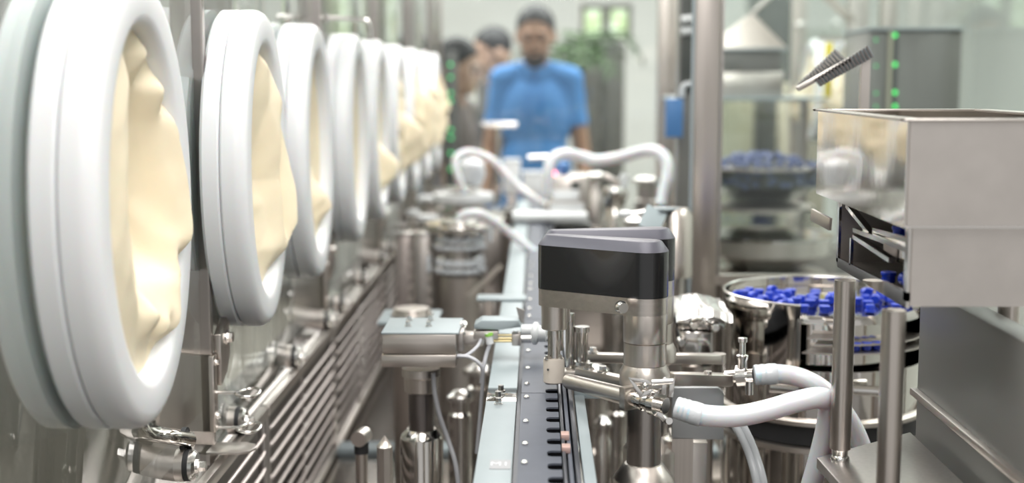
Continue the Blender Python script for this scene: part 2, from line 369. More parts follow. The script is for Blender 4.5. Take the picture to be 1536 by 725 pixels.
# ---------------------------------------------------------------- glove ports
def oval_ring(mb, Y, z, A, B, prof, seg=64):
    rings = []
    for o, xx in prof:
        rings.append([mb.bm.verts.new((xx, Y + (A + o) * math.cos(2 * PI * k / seg), z + (B + o) * math.sin(2 * PI * k / seg))) for k in range(seg)])
    n = len(rings)
    for i in range(n):
        P, Q = rings[i], rings[(i + 1) % n]
        for k in range(seg): mb.bm.faces.new((P[k], P[(k + 1) % seg], Q[(k + 1) % seg], Q[k]))
    return mb
A0, B0 = .122, .176
ZP = -.101
def sleeve_cp(mb, Y, z, A, B, xb, cps, seed, nr=46, ns=120, crump=.0012):
    """draped sleeve: control points (a, b, d) joined by flat facets, then softened"""
    from mathutils.geometry import delaunay_2d_cdt
    P = [(math.cos(2 * PI * k / 28), math.sin(2 * PI * k / 28), 0) for k in range(28)] + [c for c in cps if c[0] ** 2 + c[1] ** 2 < .94]
    vs, es, fs, _, _, _ = delaunay_2d_cdt([V((p[0], p[1])) for p in P], [], [], 0, 1e-5)
    D = []
    for v in vs: D.append(min(P, key=lambda p: (p[0] - v[0]) ** 2 + (p[1] - v[1]) ** 2)[2])
    def ev(a, b):
        for f in fs:
            (x1, y1), (x2, y2), (x3, y3) = vs[f[0]], vs[f[1]], vs[f[2]]
            den = (y2 - y3) * (x1 - x3) + (x3 - x2) * (y1 - y3)
            if abs(den) < 1e-12: continue
            u = ((y2 - y3) * (a - x3) + (x3 - x2) * (b - y3)) / den; v = ((y3 - y1) * (a - x3) + (x1 - x3) * (b - y3)) / den
            if u > -1e-4 and v > -1e-4 and u + v < 1.0002: return u * D[f[0]] + v * D[f[1]] + (1 - u - v) * D[f[2]]
        return 0
    rings = []; sv = V((seed, seed * 2, 0))
    for i in range(nr + 1):
        r = 1 - i / nr; R = []
        for k in range(1 if i == nr else ns):
            a, b = r * math.cos(2 * PI * k / ns), r * math.sin(2 * PI * k / ns)
            d = ev(a, b) + crump * min(1, (1 - r) * 6) * noise.noise(V((a * 5, b * 5, 0)) + sv)
            R.append(mb.bm.verts.new((xb + d, Y + a * A, z + b * B)))
        rings.append(R)
    for Pr, Q in zip(rings, rings[1:]):
        for k in range(ns):
            if len(Q) == 1: mb.bm.faces.new((Pr[k], Pr[(k + 1) % ns], Q[0]))
            else: mb.bm.faces.new((Pr[k], Pr[(k + 1) % ns], Q[(k + 1) % ns], Q[k]))
    for _ in range(2): bmesh.ops.smooth_vert(mb.bm, verts=[v for v in mb.bm.verts if not v.is_boundary], factor=.5, use_axis_x=True, use_axis_y=True, use_axis_z=True)
    return mb
def sleeve(mb, Y, z, A, B, xb, folds, bulge, seed, nr=40, ns=96, crump=.004, sgn=1):
    sv = V((seed * 3.7, seed * 1.3, seed)); rings = []
    for i in range(nr + 1):
        r = 1 - i / nr; R = []
        for k in range(ns):
            th = 2 * PI * k / ns; a, b = r * math.cos(th), r * math.sin(th)
            env = min(1, (1 - r) * 5)
            d = bulge * (1 - r ** 3)
            for a0, b0, a1, b1, wd, amp in folds:
                L2 = (a1 - a0) ** 2 + (b1 - b0) ** 2; tt = max(0, min(1, ((a - a0) * (a1 - a0) + (b - b0) * (b1 - b0)) / L2))
                ds = math.hypot(a - a0 - tt * (a1 - a0), b - b0 - tt * (b1 - b0))
                d += amp * math.exp(-(ds / wd) ** 2) * env
            p = V((a * 3, b * 2.4, 0)) + sv
            d += crump * env * (abs(noise.noise(p * 1.6)) * 2 - .5 + .7 * abs(noise.noise(p * 3.4)))
            R.append(mb.bm.verts.new((xb + sgn * d, Y + a * A, z + b * B)))
            if i == nr: break
        rings.append(R)
    for P, Q in zip(rings, rings[1:]):
        for k in range(ns):
            if len(Q) == 1: mb.bm.faces.new((P[k], P[(k + 1) % ns], Q[0]))
            else: mb.bm.faces.new((P[k], P[(k + 1) % ns], Q[(k + 1) % ns], Q[k]))
    bmesh.ops.smooth_vert(mb.bm, verts=[v for v in mb.bm.verts if not v.is_boundary], factor=.5, use_axis_x=True, use_axis_y=True, use_axis_z=True)
    return mb
def port(Y, label, folds, bulge, seed, det=1, crump=.004, z=ZP, view=None, A0=A0):
    t = thing('glove_port', label, 'glove port', (XL, Y, z), 'glove ports of the left wall')
    xb = XL
    oval_ring(MB(), Y, z, A0, B0, [(-.045, xb + .0005), (-.004, xb + .0005), (0, xb + .004), (0, xb + .019), (-.002, xb + .021), (-.045, xb + .021)]).build('mounting_flange', WHITE, t)
    pr = [(-.043, xb + .0215), (-.003, xb + .0215), (0, xb + .024)]
    for k in range(5):
        a = k / 4 * PI / 2; pr.append((-.012 + .012 * math.cos(a), xb + .036 + .013 * math.sin(a)))
    pr += [(-.030, xb + .049)]
    for k in range(1, 4):
        a = k / 3 * PI / 2; pr.append((-.030 - .010 * math.sin(a), xb + .039 + .010 * math.cos(a)))
    oval_ring(MB(), Y, z, A0, B0, pr).build('ring', WHITE, t)
    oval_ring(MB(), Y, z, A0, B0, [(-.06, xb - .03), (-.004, xb - .03), (0, xb - .026), (0, xb - .0085), (-.06, xb - .0085)]).build('outer_ring', WHITE, t)
    if view:      # rows of fold points: height b -> [(position a along the line, depth d)]
        cps = [(aa, bb, dd) for bb, row in view.items() for aa, dd in row]
        sleeve_cp(MB(), Y, z, A0 - .0405, B0 - .0405, xb + .034, cps, seed).build('glove_sleeve', CREAM, t)
    else:
        sleeve(MB(), Y, z, A0 - .0405, B0 - .0405, xb + .034, folds, bulge, seed, 40 if det else 22, 96 if det else 56, crump).build('glove_sleeve', CREAM, t)
    return t
# folds: a0,b0,a1,b1 (a: along the line, b: up, both -1..1), width, amplitude (+ out, - in)
port(1.024, 'white oval glove port nearest the camera with deeply folded cream sleeve', None, 0, 1, A0=.131, z=ZP + .005, view={
    .85: [(-.35, .006), (.1, -.006), (.35, .010)], .65: [(-.6, .006), (-.3, .010), (.1, -.016), (.38, -.010), (.58, .014), (.69, .012)],
    .45: [(-.8, .004), (-.5, .010), (-.3, .008), (.1, -.028), (.5, -.014), (.66, .004), (.82, .019)],
    .2: [(-.88, .004), (-.5, .010), (-.34, .008), (0, -.030), (.48, -.022), (.62, -.012), (.72, .006), (.87, .023)],
    0: [(-.9, .004), (-.5, .010), (-.36, .007), (0, -.032), (.48, -.024), (.66, -.010), (.76, .014), (.9, .026)],
    -.2: [(-.88, .004), (-.5, .010), (-.34, .008), (0, -.030), (.5, -.022), (.62, -.006), (.76, .014), (.88, .029)], -.285: [(.72, .016), (.85, .029)],
    -.37: [(-.78, .004), (-.42, .010), (-.2, .006), (.1, -.020), (.4, -.018), (.6, -.008), (.82, .012)],
    -.5: [(-.65, .004), (-.3, .010), (-.05, .002), (.25, -.006), (.5, .010), (.68, .021), (.79, .020)],
    -.66: [(-.5, .003), (-.1, .005), (.06, .020), (.25, .004), (.45, .016), (.64, .022)],
    -.79: [(-.3, .002), (-.06, .003), (.12, .008), (.34, .022), (.52, .024)], -.85: [(0, .000), (.3, -.006), (.42, .002)]})
port(1.482, 'second glove port from the camera, its cream sleeve bulging out past the ring', None, 0, 2, view={
    .85: [(-.3, .008), (.2, .014), (.45, .010)], .55: [(-.6, .004), (-.1, -.008), (.3, .012), (.55, .024), (.7, .012)],
    .2: [(-.7, .002), (-.2, -.014), (.2, -.006), (.45, .022), (.63, .006), (.82, .022)], -.1: [(-.7, .002), (-.2, -.016), (.25, -.008), (.5, .020), (.65, .008), (.82, .031)],
    -.3: [(-.7, .002), (-.1, -.014), (.3, .002), (.5, .022), (.62, .010), (.78, .036), (.88, .030)], -.5: [(-.6, .002), (0, -.010), (.35, .008), (.5, .024), (.6, .012), (.74, .037), (.82, .030)],
    -.68: [(-.4, .002), (.1, -.002), (.4, .018), (.55, .028), (.66, .026)], -.85: [(-.1, .0), (.3, .004)]})
port(1.842, 'third glove port from the camera with flat sunken cream sleeve', [(.5, -.5, .7, -.9, .2, .03), (.2, .8, .3, -.2, .2, -.02)], -.018, 3, 1, .005)
port(2.262, 'fourth glove port from the camera with hollow shaded cream sleeve', [(.2, .7, .2, -.8, .2, -.02)], -.02, 4, 0, .004)
port(2.60, 'fifth glove port from the camera with sleeve sagging at its foot', [(.6, -.5, .5, -.8, .22, .05)], -.012, 5, 0, .005)
port(2.965, 'sixth glove port from the camera with sleeve bulging low', [(.6, -.2, .7, -.8, .25, .055)], .012, 6, 0, .01)
port(3.33, 'seventh glove port from the camera with crumpled cream sleeve', [(.6, .2, .7, -.8, .25, .05)], .014, 7, 0, .012)
port(3.70, 'eighth glove port from the camera with narrow crumpled sleeve', [(.5, .4, .7, -.6, .25, .03)], .012, 8, 0, .012)
port(4.06, 'ninth and farthest glove port, its sleeve hanging out loosely', [(.6, .6, .7, -.8, .3, .025)], .012, 9, 0, .014)
# rod handle outside the glass, above the third port
t = thing('rod_handle', 'thin bent steel rod above the third and fourth glove ports', 'rod', at(500, 28, 2.2))
MB().tube([at(426, 44, 2.2), at(428, 33, 2.2), at(438, 28, 2.2), at(490, 27, 2.2), at(540, 29, 2.2), at(552, 34, 2.2), at(556, 60, 2.2)], .0035, 8, 4).build('rod', BOLT, t)
MB().cyl(at(490, 20, 2.2), at(490, 34, 2.2), .004).build('clamp_pin', BOLT, t)

# ---------------------------------------------------------------- end wall and right wall of the enclosure
t = thing('end_glass_wall', 'glass end wall of the enclosure in front of the people', 'glass wall', (.3, YE, DZ))
MB().span((-.40, YE, DZ), (XR, YE + .008, .83)).build('pane', GLASS2, t)
for xx, wd in ((-.40, .04), (.50, .055), (XR - .02, .05)):
    MB().span((xx, YE - .02, DZ), (xx + wd, YE + .02, .83), .003).build('post', STEEL, t)
MB().span((-.40, YE - .02, .80), (XR, YE + .02, .84), .003).build('head_rail', STEEL, t)
t = thing('right_glass_wall', 'glass right-hand side wall of the enclosure with steel posts', 'glass wall', (XR, 3.5, DZ))
MB().span((XR, 1.0, DZ + .1), (XR + .008, YE - .03, .83)).build('pane', GLASS2, t)
for yy in (1.0, 2.4, 3.62):
    MB().span((XR - .02, yy, DZ), (XR + .02, yy + .05, .83), .003).build('post', STEEL, t)
MB().span((XR - .012, 1.0, DZ), (XR + .02, YE - .03, DZ + .10), .003).build('sill', STEELY, t)
for Y, lab in ((4.45, 'white glove port on the right wall, the farther of the two'), (3.98, 'white glove port on the right wall beside the yellow strip')):
    t = thing('glove_port', lab, 'glove port', (XR, Y, ZP), 'glove ports of the right wall')
    oval_ring(MB(), Y, ZP + .06, .14, .17, [(-.045, XR - .0005), (0, XR - .0005), (0, XR - .03), (-.01, XR - .045), (-.035, XR - .045), (-.045, XR - .035)], 48).build('ring', WHITE, t)
    sleeve(MB(), Y, ZP + .06, .10, .13, XR - .03, [(.0, -.2, .3, -.8, .4, .05)], .02, Y, 20, 48, .012, -1).build('glove_sleeve', CREAM, t)

# ================================================================ CONVEYOR
CZ = -.310
def X(px, Y): return at(px, 500, Y).x
t = thing('vial_conveyor', 'long blue-grey slotted vial rail with dark guide bars and pale side plate on the left', 'conveyor', (0, 2.0, DZ))
# pale left plate in two lengths with a polished joint
for k, (a, b) in enumerate(((.80, 1.262), (1.318, 3.4))):
    MB().span((-.0490, a, CZ - .008), (-.0195, b, CZ), .0008).build('side_plate', PALE, t)
MB().span((-.0495, 1.262, CZ - .010), (-.0195, 1.318, CZ - .0015), .001).build('joint_plate', POLISH, t)
for (xx, yy) in ((-.0365, 1.248), (-.0355, 1.302), (-.0375, 1.275)):
    MB().bolt((xx, yy, CZ - .0005), (0, 0, 1), .0032, .007).build('bolt', BOLT, t)
MB().span((-.0195, .8, CZ - .06), (-.0150, 3.4, CZ - .012)).build('gap_channel', RAILD, t)
# notched rail plate
pitch, y0 = .0371, 1.040
x0, xr, xs = -.0150, .0205, .0085
pts = [(x0, .80), (xr, .80)]
y = y0 - 6 * pitch
while y < 3.3:
    a, b = y - .0088, y + .0088
    pts += [(xr, a), (xs + .004, a), (xs + .001, a + .002), (xs, y), (xs + .001, b - .002), (xs + .004, b), (xr, b)]; y += pitch
pts += [(xr, 3.4), (x0, 3.4)]
MB().prism(pts, CZ - .0006, CZ + .001).build('slotted_rail', RAILM, t)
MB().span((x0, .8, CZ - .05), (.0212, 3.4, CZ - .0008)).build('slot_shade_belt', SLOTB, t)  # belt blackened and set close under the rail to paint the slots' deep shade
for k in range(18):
    yy = .955 + k * .0745 + (.018 if k % 3 == 1 else 0)
    MB().lathe([(0, 0), (.0028, 0), (.0028, .0015), (.0016, .0028), (0, .0028)], (-.0098, yy, CZ + .001), (0, 0, 1), 12).build('screw', BOLT, t)
for yy in (1.291, 1.70, 2.1): MB().span((x0, yy, CZ + .0010), (xs, yy + .0008, CZ + .0014)).build('joint_line', RAILD, t)
for xx, wd, zz, m in ((.0215, .003, .004, RAILD), (.0262, .0035, .002, RAILM), (.0315, .0040, .003, RAILD)):
    MB().span((xx, .8, CZ - .03), (xx + wd, 3.4, CZ + zz - .004), .0006).build('guide_bar', m, t)
for yy in (1.088, 1.128): MB().span((.0212, yy, CZ - .002), (.0285, yy + .012, CZ + .0035), .0006).build('copper_stop', COPPER, t)
MB().span((.0375, .8, CZ - .012), (.0475, 1.33, CZ - .004), .0008).build('right_plate', PALE, t)
MB().span((.0375, 1.305, CZ - .008), (.072, 1.345, CZ + .001), .001).build('right_bracket', PALE, t)
for yy in (1.0, 1.9, 2.8): MB().span((-.04, yy, DZ), (.03, yy + .05, CZ - .05), .002).build('support', STEEL, t)
# white tag on the plate
lab = thing('name_tag', 'small white tag M1 stuck on the pale conveyor plate', 'tag', (-.033, 1.055, CZ))
c0 = at(749, 707, 1.04); cx, cy = -.0292, 1.047
MB().span((cx - .0085, cy - .0125, CZ), (cx + .0085, cy + .0125, CZ + .0006)).build('tag_plate', plain('tag_white', (.42, .42, .435), .7, Specular_IOR_Level=.2), lab)
fc = bpy.data.curves.new('tag_text', 'FONT'); fc.body = 'M1'; fc.size = .0125; fc.extrude = .0002; fc.align_x = 'CENTER'; fc.align_y = 'CENTER'
fo = bpy.data.objects.new('tmp_text', fc); COL.objects.link(fo)
me = bpy.data.meshes.new_from_object(fo.evaluated_get(bpy.context.evaluated_depsgraph_get())); bpy.data.objects.remove(fo)
to = bpy.data.objects.new('lettering', me); COL.objects.link(to); to.parent = lab; to.location = V((cx - .0005, cy, CZ + .0008)) - ORG[lab.name]; ORG['lettering'] = ORG[lab.name]
me.materials.append(plain('letter_white', (.75, .76, .79), .6))

# ================================================================ PICK-AND-PLACE ROBOT ARMS (two)
def stadium(pa, ra, pb, rb, n=14):
    pa, pb = V((*pa, 0)), V((*pb, 0)); d = (pb - pa); L = d.length; ang = math.atan2(d.y, d.x); be = math.acos((ra - rb) / L)
    out = []
    for k in range(n + 1):
        a = ang + be + (2 * PI - 2 * be) * k / n; out.append((pa.x + ra * math.cos(a), pa.y + ra * math.sin(a)))
    for k in range(n + 1):
        a = ang - be + 2 * be * k / n; out.append((pb.x + rb * math.cos(a), pb.y + rb * math.sin(a)))
    return out
def inset_prism(mb, pa, ra, pb, rb, levels):
    rings = []
    for z, ins in levels:
        rings.append([mb.bm.verts.new((u, v, z)) for u, v in stadium(pa, ra - ins, pb, rb - ins)])
    n = len(rings[0])
    for A, B in zip(rings, rings[1:]):
        for k in range(n): mb.bm.faces.new((A[k], A[(k + 1) % n], B[(k + 1) % n], B[k]))
    mb.bm.faces.new(list(reversed(rings[0]))); mb.bm.faces.new(rings[-1]); return mb
def arm(pa, pb, lab, front):
    t = thing('robot_arm', lab, 'robot arm', (pb[0], pb[1], DZ), 'pick-and-place arms over the rail')
    ra, rb = .0150, .0215
    inset_prism(MB(), pa, ra, pb, rb, [(-.2055, 0), (-.1620, 0)]).build('cover', BLACK, t)
    inset_prism(MB(), pa, ra, pb, rb, [(-.1620, 0), (-.1530, .0065), (-.1525, .0075)]).build('lid', CAPM, t)
    inset_prism(MB(), pa, ra, pb, rb, [(-.2225, 0.0005), (-.2058, .0005)]).build('arm_beam', STEELX, t)
    x, y = pb
    c = MB().lathe([(.0208, -.2495), (.0210, -.249), (.0210, -.2225), (.0208, -.222)], (x, y, 0), (0, 0, 1), 48).build('column_head', STEEL, t)
    MB().lathe([(.0200, -.2720), (.0205, -.2715), (.0205, -.2505), (.0195, -.2498), (.0195, -.2494)], (x, y, 0), (0, 0, 1), 48).build('column_sleeve', STEEL, t)
    MB().lathe([(.0225, -.2930), (.0242, -.2910), (.0242, -.2790), (.0205, -.2720)], (x, y, 0), (0, 0, 1), 48).build('collar', SATIN, t)
    MB().lathe([(.0165, -.372), (.0165, -.2930)], (x, y, 0), (0, 0, 1), 40).build('shaft', MIDST, t)
    MB().lathe([(.0300, DZ), (.0300, -.3850), (.0285, -.3830), (.0190, -.3700), (.0165, -.3690)], (x, y, 0), (0, 0, 1), 48).build('base_sleeve', SATIN, t)
    # left end: spindle housing, rods
    x, y = pa
    MB().lathe([(.0118, -.2470), (.0128, -.2460), (.0128, -.2225)], (x + .001, y, 0), (0, 0, 1), 32).build('spindle_housing', STEEL, t)
    MB().cyl((x + .001, y, -.2765), (x + .001, y, -.2465), .0064).build('spindle', POLISH, t)
    if front:
        b = MB(); b.lathe([(0, -.0055), (.0048, -.0055), (.0060, -.002), (.0060, .002), (.0048, .0055), (0, .0055)], at(932, 461, pb[1] - .026), (.35, -1, 0), 18); b.build('clamp_screw', BOLT, t)
        n = MB().lathe([(.0098, -.3010), (.0106, -.3000), (.0106, -.2790), (.0100, -.2765)], (x + .001, y, 0), (0, 0, 1), 28).build('nozzle_block', BEIGE, t)
        MB().cyl(at(822, 555, y - .010), at(822, 555, y - .0115), .0012, None, 10).build('set_screw', RUBBER, n)
        for dx, dy in ((-.006, -.006), (.007, -.004), (.004, .008)):
            MB().bolt((x + dx, y + dy, -.2765), (0, 0, 1), .002, .004).build('screw', BOLT, t)
    return t
PA = (at(830, 400, 1.305).x, 1.305); PB = (at(969, 400, 1.258).x, 1.258)
arm1 = arm(PA, PB, 'nearer black-covered robot arm on a round steel column', True)
PA2 = (at(835, 400, 1.345).x, 1.345); PB2 = (at(981, 400, 1.365).x, 1.365)
arm2 = arm(PA2, PB2, 'rear black-covered robot arm mostly hidden behind the nearer one', False)
# suction pipe of front nozzle and its tri-clamp with hose
t = thing('suction_pipe', 'slanted steel suction pipe with quick clamp below the nearer robot arm', 'pipe', at(900, 585, 1.24))
pA = at(852, 572, 1.285); pB = at(943, 596, 1.215)
MB().cyl(pA, pB, .0074, .0086).build('pipe', SATIN, t)
pBdir = (pB - pA).normalized()
MB().bar(pB - pBdir * .002, pB + pBdir * .006, .021, .022, .001).build('end_block', STEEL, t)
pC = at(985, 606, 1.195); dC = (pC - pB).normalized()
MB().lathe([(.0070, 0), (.0082, .002), (.0082, .010), (.0095, .011), (.0095, .014), (.0080, .015), (.0080, .024), (.0095, .026), (.0095, .030), (.0075, .032), (.0075, .038)], pB + dC * .004, dC, 24).build('ferrule', POLISH, t)
cl = MB()
cc = at(984, 604, 1.192)
cl.lathe([(.0105, -.0035), (.0125, -.0035), (.0125, .0035), (.0105, .0035)], cc, dC, 28)
cl.build('clamp_ring', BOLT, t)
for px, py0, py1 in ((998, 566, 592), (1009, 568, 596)):
    MB().bar(at(px, py0, 1.19), at(px - 3, py1, 1.19), .0045, .0018, .0005, (0, 1, 0)).build('clamp_lug', BOLT, t)
MB().bar(at(985, 618, 1.19), at(1003, 634, 1.19), .006, .005, .001, (0, 1, 0)).build('clamp_lug', BOLT, t)
MB().cyl(at(978, 574, 1.19), at(1010, 572, 1.188), .0030, None, 12).build('clamp_bolt', BOLT, t)
MB().cyl(at(1000, 632, 1.188), at(1004, 632, 1.178), .0032, None, 12).build('hinge_pin', BOLT, t)
# wing nut: curved triangular plate with an opening
wn = MB(); Yw = 1.183
def wp(u, v, a): return tuple(at(u, v, Yw + a))
for quad in ([(942, 566), (972, 570), (978, 577), (952, 574)], [(942, 566), (952, 574), (966, 592), (960, 598)], [(960, 598), (966, 588), (974, 585), (981, 584), (976, 592)]):
    wn.prism(quad, 0, .004, wp, .0006)
wn.build('wing_nut', BOLT, t)
MB().ell(at(968, 579, 1.183), (.003, .004, .003), 12, 8).build('wing_bolt_end', BOLT, t)
# near hose
hz = thing('silicone_hose', 'nearer milky silicone hose curving from the quick clamp to the stand', 'hose', at(1120, 630, 1.17))
hp = [at(1016, 612, 1.185), at(1045, 621, 1.18), at(1075, 625, 1.178), at(1110, 624, 1.175), at(1150, 616, 1.175), at(1195, 603, 1.178), at(1228, 597, 1.18), at(1243, 605, 1.19), at(1240, 640, 1.2), at(1228, 690, 1.21), at(1212, 745, 1.22), at(1195, 800, 1.23)]
MB().tube(hp, .0098, 18, 6).build('hose_body', HOSE, hz)
for a, b in ((1016, 1044),):
    d = (at(1048, 622, 1.18) - at(1012, 611, 1.186)).normalized(); o = at(1012, 611, 1.186)
    MB().lathe([(.0078, 0), (.0098, .001), (.0104, .003), (.0100, .005), (.0106, .007), (.0101, .009), (.0107, .011), (.0102, .014), (.0108, .017), (.0106, .024), (.0100, .026)], o, d, 24).build('barb_sleeve', CLEARP, hz)
# rear hose
hz = thing('silicone_hose', 'rear milky silicone hose from the upright valve, passing behind the nearer hose', 'hose', at(1190, 565, 1.32))
hp = [at(1132, 563, 1.33), at(1160, 561, 1.33), at(1190, 564, 1.33), at(1215, 573, 1.325), at(1238, 588, 1.32), at(1262, 614, 1.32), at(1285, 652, 1.325), at(1300, 700, 1.33), at(1308, 770, 1.34)]
MB().tube(hp, .0098, 18, 6).build('hose_body', HOSE, hz)
o = at(1130, 563, 1.331); d = (at(1166, 561, 1.33) - o).normalized()
MB().lathe([(.0078, 0), (.0100, .001), (.0106, .003), (.0102, .006), (.0108, .009), (.0103, .012), (.0109, .016), (.0108, .022), (.0100, .024)], o, d, 24).build('barb_sleeve', CLEARP, hz)
# upright valve clamp
t = thing('valve_clamp', 'steel pipe clamp with upright pin behind the nearer clamp', 'clamp', at(1112, 590, 1.335))
MB().cyl(at(1088, 566, 1.34), at(1130, 563, 1.331), .0066).build('pipe', POLISH, t)
d = (at(1130, 563, 1.331) - at(1088, 566, 1.34)).normalized()
MB().lathe([(.0085, -.005), (.0112, -.005), (.0112, .005), (.0085, .005)], at(1113, 564, 1.335), d, 24).build('clamp_ring', BOLT, t)
MB().lathe([(.0050, 0), (.0050, .012), (.0062, .014), (.0062, .017), (.0035, .018), (.0032, .030), (.0048, .031), (.0048, .035), (0, .036)], at(1113, 558, 1.332), (0, 0, 1), 18).build('upright_pin', BOLT, t)
MB().cyl(at(1124, 572, 1.325), at(1124, 592, 1.325), .004).build('hinge_lug', BOLT, t)
# linkage bars left of and right of the columns
def link(lab, p0, p1, wd, ht, bolts, plate=None, group='steel link bars of the robot arms'):
    t = thing('link_bar', lab, 'bar', (p0 + p1) / 2, group)
    MB().bar(p0, p1, wd, ht, .0015).build('bar', SATIN, t)
    for q in bolts: MB().bolt(q, (0, 0, 1), .0042, .006).build('bolt', BOLT, t)
    return t
p = at(868, 558, 1.34), at(938, 574, 1.29)
link('short steel link bar left of the nearer column, under the rear one', p[0], p[1], .012, .011, [p[0].lerp(p[1], .22) + V((0, 0, .0055)), p[0].lerp(p[1], .52) + V((0, 0, .0055))])
p = at(876, 536, 1.42), at(945, 538, 1.40)
link('farther thin steel link bar left of the nearer column', p[0], p[1], .012, .010, [p[0].lerp(p[1], .2) + V((0, 0, .005))])
t = thing('link_bar', 'upper steel bar with rounded end, right of the robot columns', 'bar', at(1040, 537, 1.42), 'steel link bars of the robot arms')
MB().bar(at(1000, 538, 1.40), at(1078, 538, 1.43), .016, .010, .0015).cyl(at(1078, 545, 1.43), at(1078, 531, 1.43), .008).build('bar', SATIN, t)
t = thing('link_bar', 'lower steel bar above the grey plate, right of the robot columns', 'bar', at(1040, 570, 1.32), 'steel link bars of the robot arms')
MB().bar(at(1004, 568, 1.30), at(1090, 570, 1.335), .016, .012, .0015).cyl(at(1088, 578, 1.335), at(1088, 562, 1.335), .008).build('bar', SATIN, t)
MB().cyl(at(1062, 561, 1.32), at(1062, 557, 1.32), .004).build('stud', BOLT, t)
t = thing('mounting_plate', 'grey upright plate below the lower steel bar', 'plate', at(1045, 650, 1.345))
MB().prism([(1008, 582), (1078, 582), (1086, 590), (1086, 660), (1008, 660)], 1.345, 1.353, lambda u, v, a: tuple(at(u, v, 1.345) + V((0, a - 1.345, 0))), .001).build('plate', plain('grey_plate', (.40, .41, .42), .4, .5), t)
MB().span((at(1008, 660, 1.345).x, 1.345, DZ), (at(1040, 660, 1.345).x, 1.353, at(1040, 658, 1.345).z)).build('leg', STEEL, t)
# gripper rods left-behind of the front column
t = thing('guide_rods', 'pair of upright steel guide rods behind the beige nozzle', 'rods', at(868, 560, 1.37))
for px, r, a, b in ((855, .0048, 470, 556), (873, .0062, 497, 545)):
    MB().cyl(at(px, b, 1.37), at(px, a, 1.37), r).build('rod', POLISH, t)
MB().cyl(at(873, 498, 1.37), at(873, 490, 1.37), .0078).build('rod_collar', BOLT, t)
MB().cyl(at(873, 548, 1.37), at(873, 542, 1.37), .0085).build('rod_collar', BOLT, t)
MB().bar(at(846, 563, 1.36), at(884, 563, 1.36), .02, .012, .001).build('rod_foot', SATIN, t)

# ================================================================ LEFT PNEUMATIC LIFT WITH SENSOR HEAD
LX, LY = at(631, 500, 1.465).x, 1.465
t = thing('lift_unit', 'square steel lift head on a dark round post left of the conveyor', 'lift', (LX, LY, DZ))
zt = at(631, 502, 1.42).z; zb = at(631, 551, 1.42).z
hx0, hx1 = at(573, 500, 1.42).x, at(684, 500, 1.42).x
zm = at(631, 532, 1.42).z
MB().span((hx0, 1.42, zm + .0004), (hx1, 1.508, zt), .001).build('head_upper', STEELX, t)
MB().span((hx0 - .001, 1.419, zb), (hx1, 1.508, zm - .0004), .001).build('head_lower', STEELX, t)
MB().span((hx0 - .001, 1.419, zt), (hx1 + .003, 1.509, zt + .0022), .0006).build('head_lid', PALE, t)
for px, Y in ((612, 1.455), (614, 1.49), (643, 1.455), (646, 1.49)):
    MB().bolt((at(px, 480, Y).x, Y, zt + .002), (0, 0, 1), .003, .006).build('bolt', BOLT, t)
pr = lambda py: at(631, py, LY).z
MB().lathe([(.0215, pr(563)), (.0215, pr(552))], (LX, LY, 0), (0, 0, 1), 36).build('collar', SATIN, t)
MB().lathe([(.0165, pr(588)), (.0185, pr(586)), (.0190, pr(566)), (.0205, pr(564)), (.0205, pr(562))], (LX, LY, 0), (0, 0, 1), 36).build('lower_collar', STEEL, t)
MB().lathe([(.0142, pr(648)), (.0142, pr(587))], (LX, LY, 0), (0, 0, 1), 36).build('shaft', DARKST, t)
MB().lathe([(.0245, DZ), (.0245, pr(656)), (.0235, pr(652)), (.0165, pr(643)), (.0150, pr(643))], (LX, LY, 0), (0, 0, 1), 40).build('post_sleeve', POLISH, t)
MB().span((hx1, 1.435, zb + .014), (hx1 + .007, 1.49, zt - .001), .001).build('side_bracket', MIDST, t)
# sensor arm
t = thing('sensor_arm', 'flat steel sensor arm with white plastic tip reaching over the rail', 'sensor arm', at(740, 500, 1.46))
MB().bar(at(690, 508, 1.46), at(726, 508, 1.46), .02, .014, .002).build('arm_block', SATIN, t)
b = MB(); b.prism([(711, 488), (722, 481), (778, 481), (782, 491), (752, 495), (711, 494)], 0, .03, lambda u, v, a: tuple(at(u, v, 1.445) + V((0, a, 0))), .001); b.build('top_plate', PALE, t)
b = MB(); b.bar(at(711, 500, 1.46), at(748, 500, 1.46), .025, .009, .001); b.bar(at(768, 508, 1.45), at(781, 508, 1.45), .02, .013, .001); b.build('clamp_body', SATIN, t)
for py in (503, 508, 512): MB().cyl(at(738, py, 1.452), at(769, py, 1.452), .0016, None, 10).build('brass_rod', plain('brass_rod_metal', (.62, .52, .30), .3, 1), t)
MB().cyl(at(782, 496, 1.455), at(800, 496, 1.455), .0066).build('plastic_sleeve', WHITE2, t)
MB().lathe([(0, 0), (.010, 0), (.0125, .002), (.0125, .006), (.009, .008), (.009, .016), (0, .016)], at(798, 500, 1.455), (1, -.1, -.05), 24).build('plastic_tip', WHITE2, t)
MB().cyl(at(782, 508, 1.452), at(800, 508, 1.452), .005).build('tip_rod', BOLT, t)
cp = MB(); cp.cyl(at(735, 516, 1.445), at(733, 500, 1.445), .0042); cpo = cp.build('cable_plug', WHITE2, t)
MB().cyl(at(734, 504, 1.4445), at(733, 500, 1.4445), .0045).build('green_ring', plain('green_ring_plastic', (.35, .72, .12), .4), cpo)
MB().prism([(774, 461), (787, 466), (785, 484), (780, 484)], 1.46, 1.463, lambda u, v, a: tuple(at(u, v, 1.46) + V((0, a - 1.46, 0)))).build('end_fin', MIDST, t)
for px, py in ((694, 487), (691, 502)): MB().bolt(at(px, py, 1.45), (.6, -.6, .5), .003, .005).build('bolt', BOLT, t)
